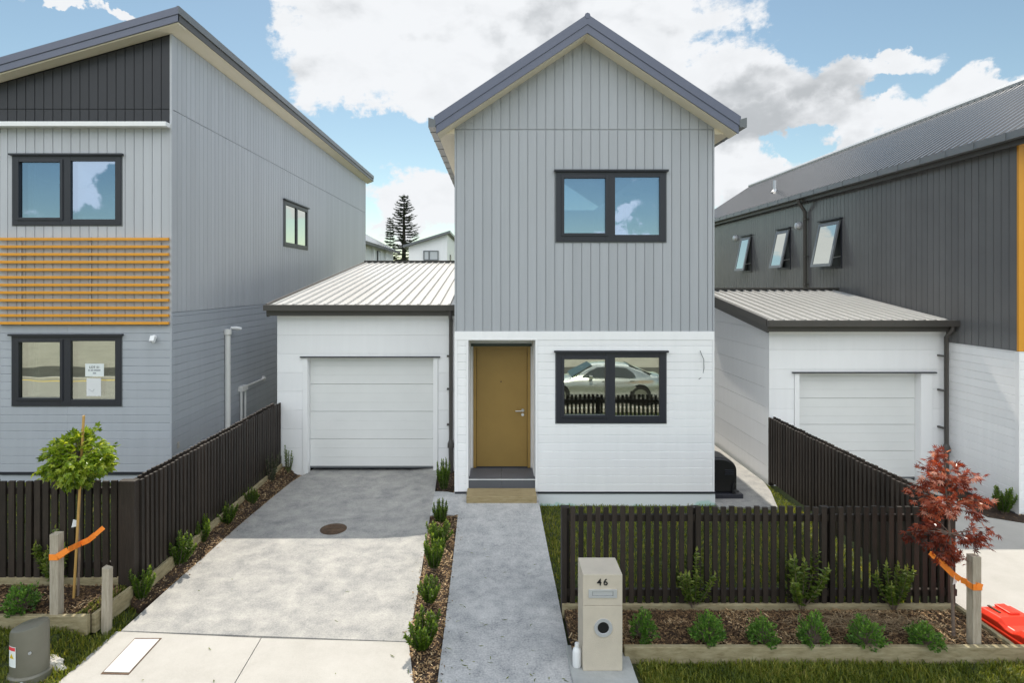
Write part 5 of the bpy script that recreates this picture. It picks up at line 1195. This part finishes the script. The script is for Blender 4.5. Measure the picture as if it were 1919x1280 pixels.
def gring(x,z,w,wb): 
    zb_=.9; h_=[(-wb,zb_),(-(wb*.45+w*.55),zb_+(z-zb_)*.6),(-w,z-.05),(-w*.8,z),(0,z+.02)]
    return [(x,y,zz) for y,zz in h_]+[(x,-y,zz) for y,zz in h_[-2::-1]]
loft([(1.30,.93,.72,.80),(1.75,1.22,.66,.82),(2.15,1.39,.60,.82),(2.7,1.45,.59,.82),(3.3,1.42,.58,.82),(3.85,1.25,.60,.80),(4.25,1.02,.64,.76)],gring).build('cabin',M['car'],car,smooth=True)
def sidewin(name,pts):
    for sg in(-1,1):
        mb=MB(); q=[]
        for x,z in pts:
            f=(z-.9)/.55; y=.835-.20*max(0,f)**1.2+.004; q.append(Vector((x,sg*y,z)))
        mb.prism(q,[p+Vector((0,sg*.012,0)) for p in q]); mb.build(name,M['carglass'],car)
sidewin('side_window',[(1.62,.97),(2.62,.98),(2.62,1.35),(2.25,1.32),(1.95,1.19)])
sidewin('side_window',[(2.70,.98),(3.62,1.0),(3.5,1.17),(3.25,1.32),(2.70,1.36)])
mb=MB(); mb.prism([(1.33,-.70,.96),(1.33,.70,.96),(2.08,.55,1.37),(2.08,-.55,1.37)],[(1.30,-.70,.99),(1.30,.70,.99),(2.05,.55,1.40),(2.05,-.55,1.40)]); mb.build('windscreen',M['carglass'],car)
mb=MB(); mb.prism([(3.42,-.52,1.39),(3.42,.52,1.39),(4.2,.62,1.05),(4.2,-.62,1.05)],[(3.44,-.52,1.42),(3.44,.52,1.42),(4.23,.62,1.08),(4.23,-.62,1.08)]); mb.build('rear_window',M['carglass'],car)
for x in(.85,3.75):
    for sg in(-1,1):
        mb=MB(); y=sg*.84; mb.tube([(x,y-.11*sg,.33),(x,y+.09*sg,.33)],.33,28); wh=mb.build('wheel',M['rubber'],car,smooth=True)
        mb=MB(); mb.tube([(x,y+.085*sg,.33),(x,y+.098*sg,.33)],.10,16)
        for k in range(7): a=2*math.pi*k/7; mb.bar((x,y+.094*sg,.33),(x+.22*math.cos(a),y+.094*sg,.33+.22*math.sin(a)),.05,.012,up=(0,1,0))
        mb.tube([(x,y+.088*sg,.33),(x,y+.096*sg,.33)],.235,24); mb.build('rim',M['steel'],wh)
        mb=MB(); mb.tube([(x,sg*.80,.36),(x,sg*.915,.36)],.38,28); mb.build('wheel_arch',M['black'],car)
for sg in(-1,1):
    mb=MB(); mb.obox((1.95,sg*1.0,1.0),(1,0,0),(0,1,0),(0,0,1),.06,.09,.065); mb.build('wing_mirror',M['car'],car,bevel=.02)
    mb=MB(); mb.obox((.22,sg*.66,.68),(1,sg*-.4,0),(0,1,0),(.2,0,1),.10,.16,.06); mb.build('headlight',M['glass'],car)
    mb=MB(); mb.obox((2.45,sg*.925,.86),(1,0,0),(0,1,0),(0,0,1),.09,.012,.014); mb.obox((3.45,sg*.925,.88),(1,0,0),(0,1,0),(0,0,1),.09,.012,.014); mb.build('door_handle',M['car'],car)
mb=MB(); mb.box(.0,.1,-.5,.5,.3,.55); mb.build('grille',M['black'],car)

# ================================================================== LIGHT, SKY, CAMERA
sundir=Vector((-.50,4.78,6.1)).normalized()
elev=math.asin(sundir.z); az=math.atan2(sundir.x,sundir.y)
sl=bpy.data.lights.new('sun','SUN'); sl.energy=2.9; sl.angle=math.radians(.5); sl.color=(1,.925,.80)
so=bpy.data.objects.new('sun',sl); COL.objects.link(so); so.rotation_euler=sundir.to_track_quat('Z','Y').to_euler()
wd=bpy.data.worlds.new('World'); SC.world=wd; wd.use_nodes=True; nt=wd.node_tree; bg=nt.nodes['Background']; bg.inputs[1].default_value=.105
sky=N(nt,'ShaderNodeTexSky',sky_type='NISHITA'); sky.sun_disc=False; sky.sun_elevation=elev; sky.sun_rotation=az; sky.air_density=1.0; sky.dust_density=.15; sky.ozone_density=2.0
tc=N(nt,'ShaderNodeTexCoord'); D0=tc.outputs['Generated']
nd=N(nt,'ShaderNodeTexNoise'); nd.inputs['Scale'].default_value=6; nd.inputs['Detail'].default_value=8; nd.inputs['Roughness'].default_value=.6; L(nt,D0,nd.inputs['Vector'])
nd2=N(nt,'ShaderNodeVectorMath',operation='SUBTRACT'); L(nt,nd.outputs['Color'],nd2.inputs[0]); nd2.inputs[1].default_value=(.5,.5,.5)
nd3=N(nt,'ShaderNodeVectorMath',operation='SCALE'); L(nt,nd2.outputs[0],nd3.inputs[0]); nd3.inputs['Scale'].default_value=.22
nd4=N(nt,'ShaderNodeVectorMath',operation='ADD'); L(nt,D0,nd4.inputs[0]); L(nt,nd3.outputs[0],nd4.inputs[1]); DD=nd4.outputs[0]
def blobs(lst):
    out=None
    for (px,py,rx,ry,*bb) in lst:
        c=Vector(((px-CX)/F,1,(530-py)/F)).normalized(); f=c.y/F
        if bb: c.y=-c.y
        s=N(nt,'ShaderNodeVectorMath',operation='SUBTRACT'); L(nt,DD,s.inputs[0]); s.inputs[1].default_value=c
        k=N(nt,'ShaderNodeVectorMath',operation='MULTIPLY'); L(nt,s.outputs[0],k.inputs[0]); k.inputs[1].default_value=(1/(rx*f),1/(max(rx,ry)*f),1/(ry*f))
        l=N(nt,'ShaderNodeVectorMath',operation='LENGTH'); L(nt,k.outputs[0],l.inputs[0])
        m=N(nt,'ShaderNodeMapRange',interpolation_type='SMOOTHSTEP'); m.inputs[1].default_value=.25; m.inputs[2].default_value=1.25; m.inputs[3].default_value=1; m.inputs[4].default_value=0; L(nt,l.outputs['Value'],m.inputs[0])
        if out is None: out=m.outputs[0]
        else:
            x=N(nt,'ShaderNodeMath',operation='MAXIMUM'); L(nt,out,x.inputs[0]); L(nt,m.outputs[0],x.inputs[1]); out=x.outputs[0]
    return out
pos=blobs([(620,80,190,110),(405,200,110,80),(800,60,260,150),(1050,60,300,150),(1300,130,190,120),(1400,220,170,110),(900,190,120,60),(790,370,130,85),(1390,330,110,90),(1640,130,150,38),(1560,190,150,80),(1700,260,170,80),(1880,190,160,60),(1250,320,140,120),(112,8,55,26),(215,24,75,24),(1100,-250,500,200),(1078,402,34,16,1),(1195,392,38,24,1),(1190,428,75,26,1),(1085,425,45,14,1),(190,330,40,50,1),(165,385,55,40,1),(230,310,60,40,1)])
neg=blobs([(250,60,290,110),(640,262,110,62),(740,225,90,40),(1640,30,320,60),(1500,285,90,26),(1620,165,60,22),(1480,40,110,50),(440,10,90,60),(80,350,50,70,1),(1130,360,110,30,1)])
mp_=N(nt,'ShaderNodeMapping'); mp_.inputs['Scale'].default_value=(1,1,1.7); mp_.inputs['Location'].default_value=(3.1,1.7,.4); L(nt,D0,mp_.inputs['Vector'])
n1=N(nt,'ShaderNodeTexNoise'); n1.inputs['Scale'].default_value=8.5; n1.inputs['Detail'].default_value=14; n1.inputs['Roughness'].default_value=.64; n1.inputs['Distortion'].default_value=.15; L(nt,mp_.outputs[0],n1.inputs['Vector'])
n0=N(nt,'ShaderNodeTexNoise'); n0.inputs['Scale'].default_value=2.2; n0.inputs['Detail'].default_value=3; L(nt,mp_.outputs[0],n0.inputs['Vector'])
def mth(op,a,b,c=None):
    m=N(nt,'ShaderNodeMath',operation=op)
    for i,x in enumerate((a,b,c)):
        if x is None: continue
        if isinstance(x,(int,float)): m.inputs[i].default_value=x
        else: L(nt,x,m.inputs[i])
    return m.outputs[0]
v=mth('ADD',mth('MULTIPLY_ADD',n1.outputs[0],1.5,-.75),mth('MULTIPLY_ADD',n0.outputs[0],.8,-.4))
v=mth('ADD',v,-.10); v=mth('ADD',v,mth('MULTIPLY',pos,.62)); v=mth('SUBTRACT',v,mth('MULTIPLY',neg,.42)); v=mth('ADD',v,mth('MULTIPLY',blobs([(108,6,62,30),(205,24,46,22),(255,30,44,16),(20,2,40,14)]),.62))
sp_=N(nt,'ShaderNodeSeparateXYZ'); L(nt,D0,sp_.inputs[0])
bk=N(nt,'ShaderNodeMapRange',interpolation_type='SMOOTHSTEP'); bk.inputs[1].default_value=.25; bk.inputs[2].default_value=-.35; L(nt,sp_.outputs[1],bk.inputs[0])
hi=N(nt,'ShaderNodeMapRange',interpolation_type='SMOOTHSTEP'); hi.inputs[1].default_value=.22; hi.inputs[2].default_value=.42; L(nt,sp_.outputs[2],hi.inputs[0])
bh=mth('MULTIPLY',bk.outputs[0],hi.outputs[0]); v=mth('ADD',v,mth('MULTIPLY',bh,.22))
mk=N(nt,'ShaderNodeMapRange',interpolation_type='SMOOTHSTEP'); mk.inputs[1].default_value=.0; mk.inputs[2].default_value=.22; L(nt,v,mk.inputs[0])
gr=blobs([(1500,165,130,60),(1390,190,90,50),(1560,130,70,40),(1420,260,120,60)])
grw=blobs([(900,90,70,45),(960,130,70,45),(830,60,60,40),(760,420,90,50),(1380,380,70,60),(820,440,80,40),(1010,50,60,50)])
n2=N(nt,'ShaderNodeTexNoise'); n2.inputs['Scale'].default_value=8; n2.inputs['Detail'].default_value=7; L(nt,mp_.outputs[0],n2.inputs['Vector'])
gv=mth('ADD',mth('MULTIPLY_ADD',n2.outputs[0],3.4,-1.92),mth('ADD',mth('MULTIPLY',gr,.62),mth('MULTIPLY',grw,.38))); gm=N(nt,'ShaderNodeMapRange',interpolation_type='SMOOTHSTEP'); gm.inputs[1].default_value=.0; gm.inputs[2].default_value=.95; L(nt,gv,gm.inputs[0])
n3=N(nt,'ShaderNodeTexNoise'); n3.inputs['Scale'].default_value=13; n3.inputs['Detail'].default_value=9; n3.inputs['Roughness'].default_value=.6; n3.inputs['Distortion'].default_value=.3; L(nt,mp_.outputs[0],n3.inputs['Vector'])
gsum=mth('ADD',gm.outputs[0],mth('MULTIPLY_ADD',n3.outputs[0],.7,-.34)); gcl=N(nt,'ShaderNodeClamp'); L(nt,gsum,gcl.inputs[0])
cc_=N(nt,'ShaderNodeMix',data_type='RGBA'); cc_.inputs[6].default_value=(8.75,8.95,9.2,1); cc_.inputs[7].default_value=(5.0,5.25,5.5,1); L(nt,gcl.outputs[0],cc_.inputs[0])
cs_=N(nt,'ShaderNodeVectorMath',operation='SCALE'); L(nt,cc_.outputs[2],cs_.inputs[0]); L(nt,mth('ADD',mth('MULTIPLY_ADD',bh,1.15,.58),mth('MULTIPLY',bk.outputs[0],.32)),cs_.inputs['Scale'])
mx=N(nt,'ShaderNodeMix',data_type='RGBA'); L(nt,mk.outputs[0],mx.inputs[0]); skt=N(nt,'ShaderNodeVectorMath',operation='MULTIPLY'); L(nt,sky.outputs[0],skt.inputs[0]); skt.inputs[1].default_value=(.79,.765,.63)
L(nt,skt.outputs[0],mx.inputs[6]); L(nt,cs_.outputs[0],mx.inputs[7]); L(nt,mx.outputs[2],bg.inputs[0])

cam=bpy.data.cameras.new('camera'); cam.sensor_width=36; cam.lens=36*F/1919; cam.shift_x=(959.5-CX)/1919; cam.shift_y=-(640-CY)/1919; cam.clip_end=2000; cam.clip_start=.05
co=bpy.data.objects.new('camera',cam); COL.objects.link(co); co.location=(0,0,H); co.rotation_euler=(math.pi/2,0,0); SC.camera=co
SC.view_settings.view_transform='Standard'; SC.view_settings.look='None'; SC.view_settings.exposure=.77; SC.view_settings.gamma=1
try:
    SC.cycles.use_denoising=True; SC.cycles.max_bounces=8
except Exception: pass
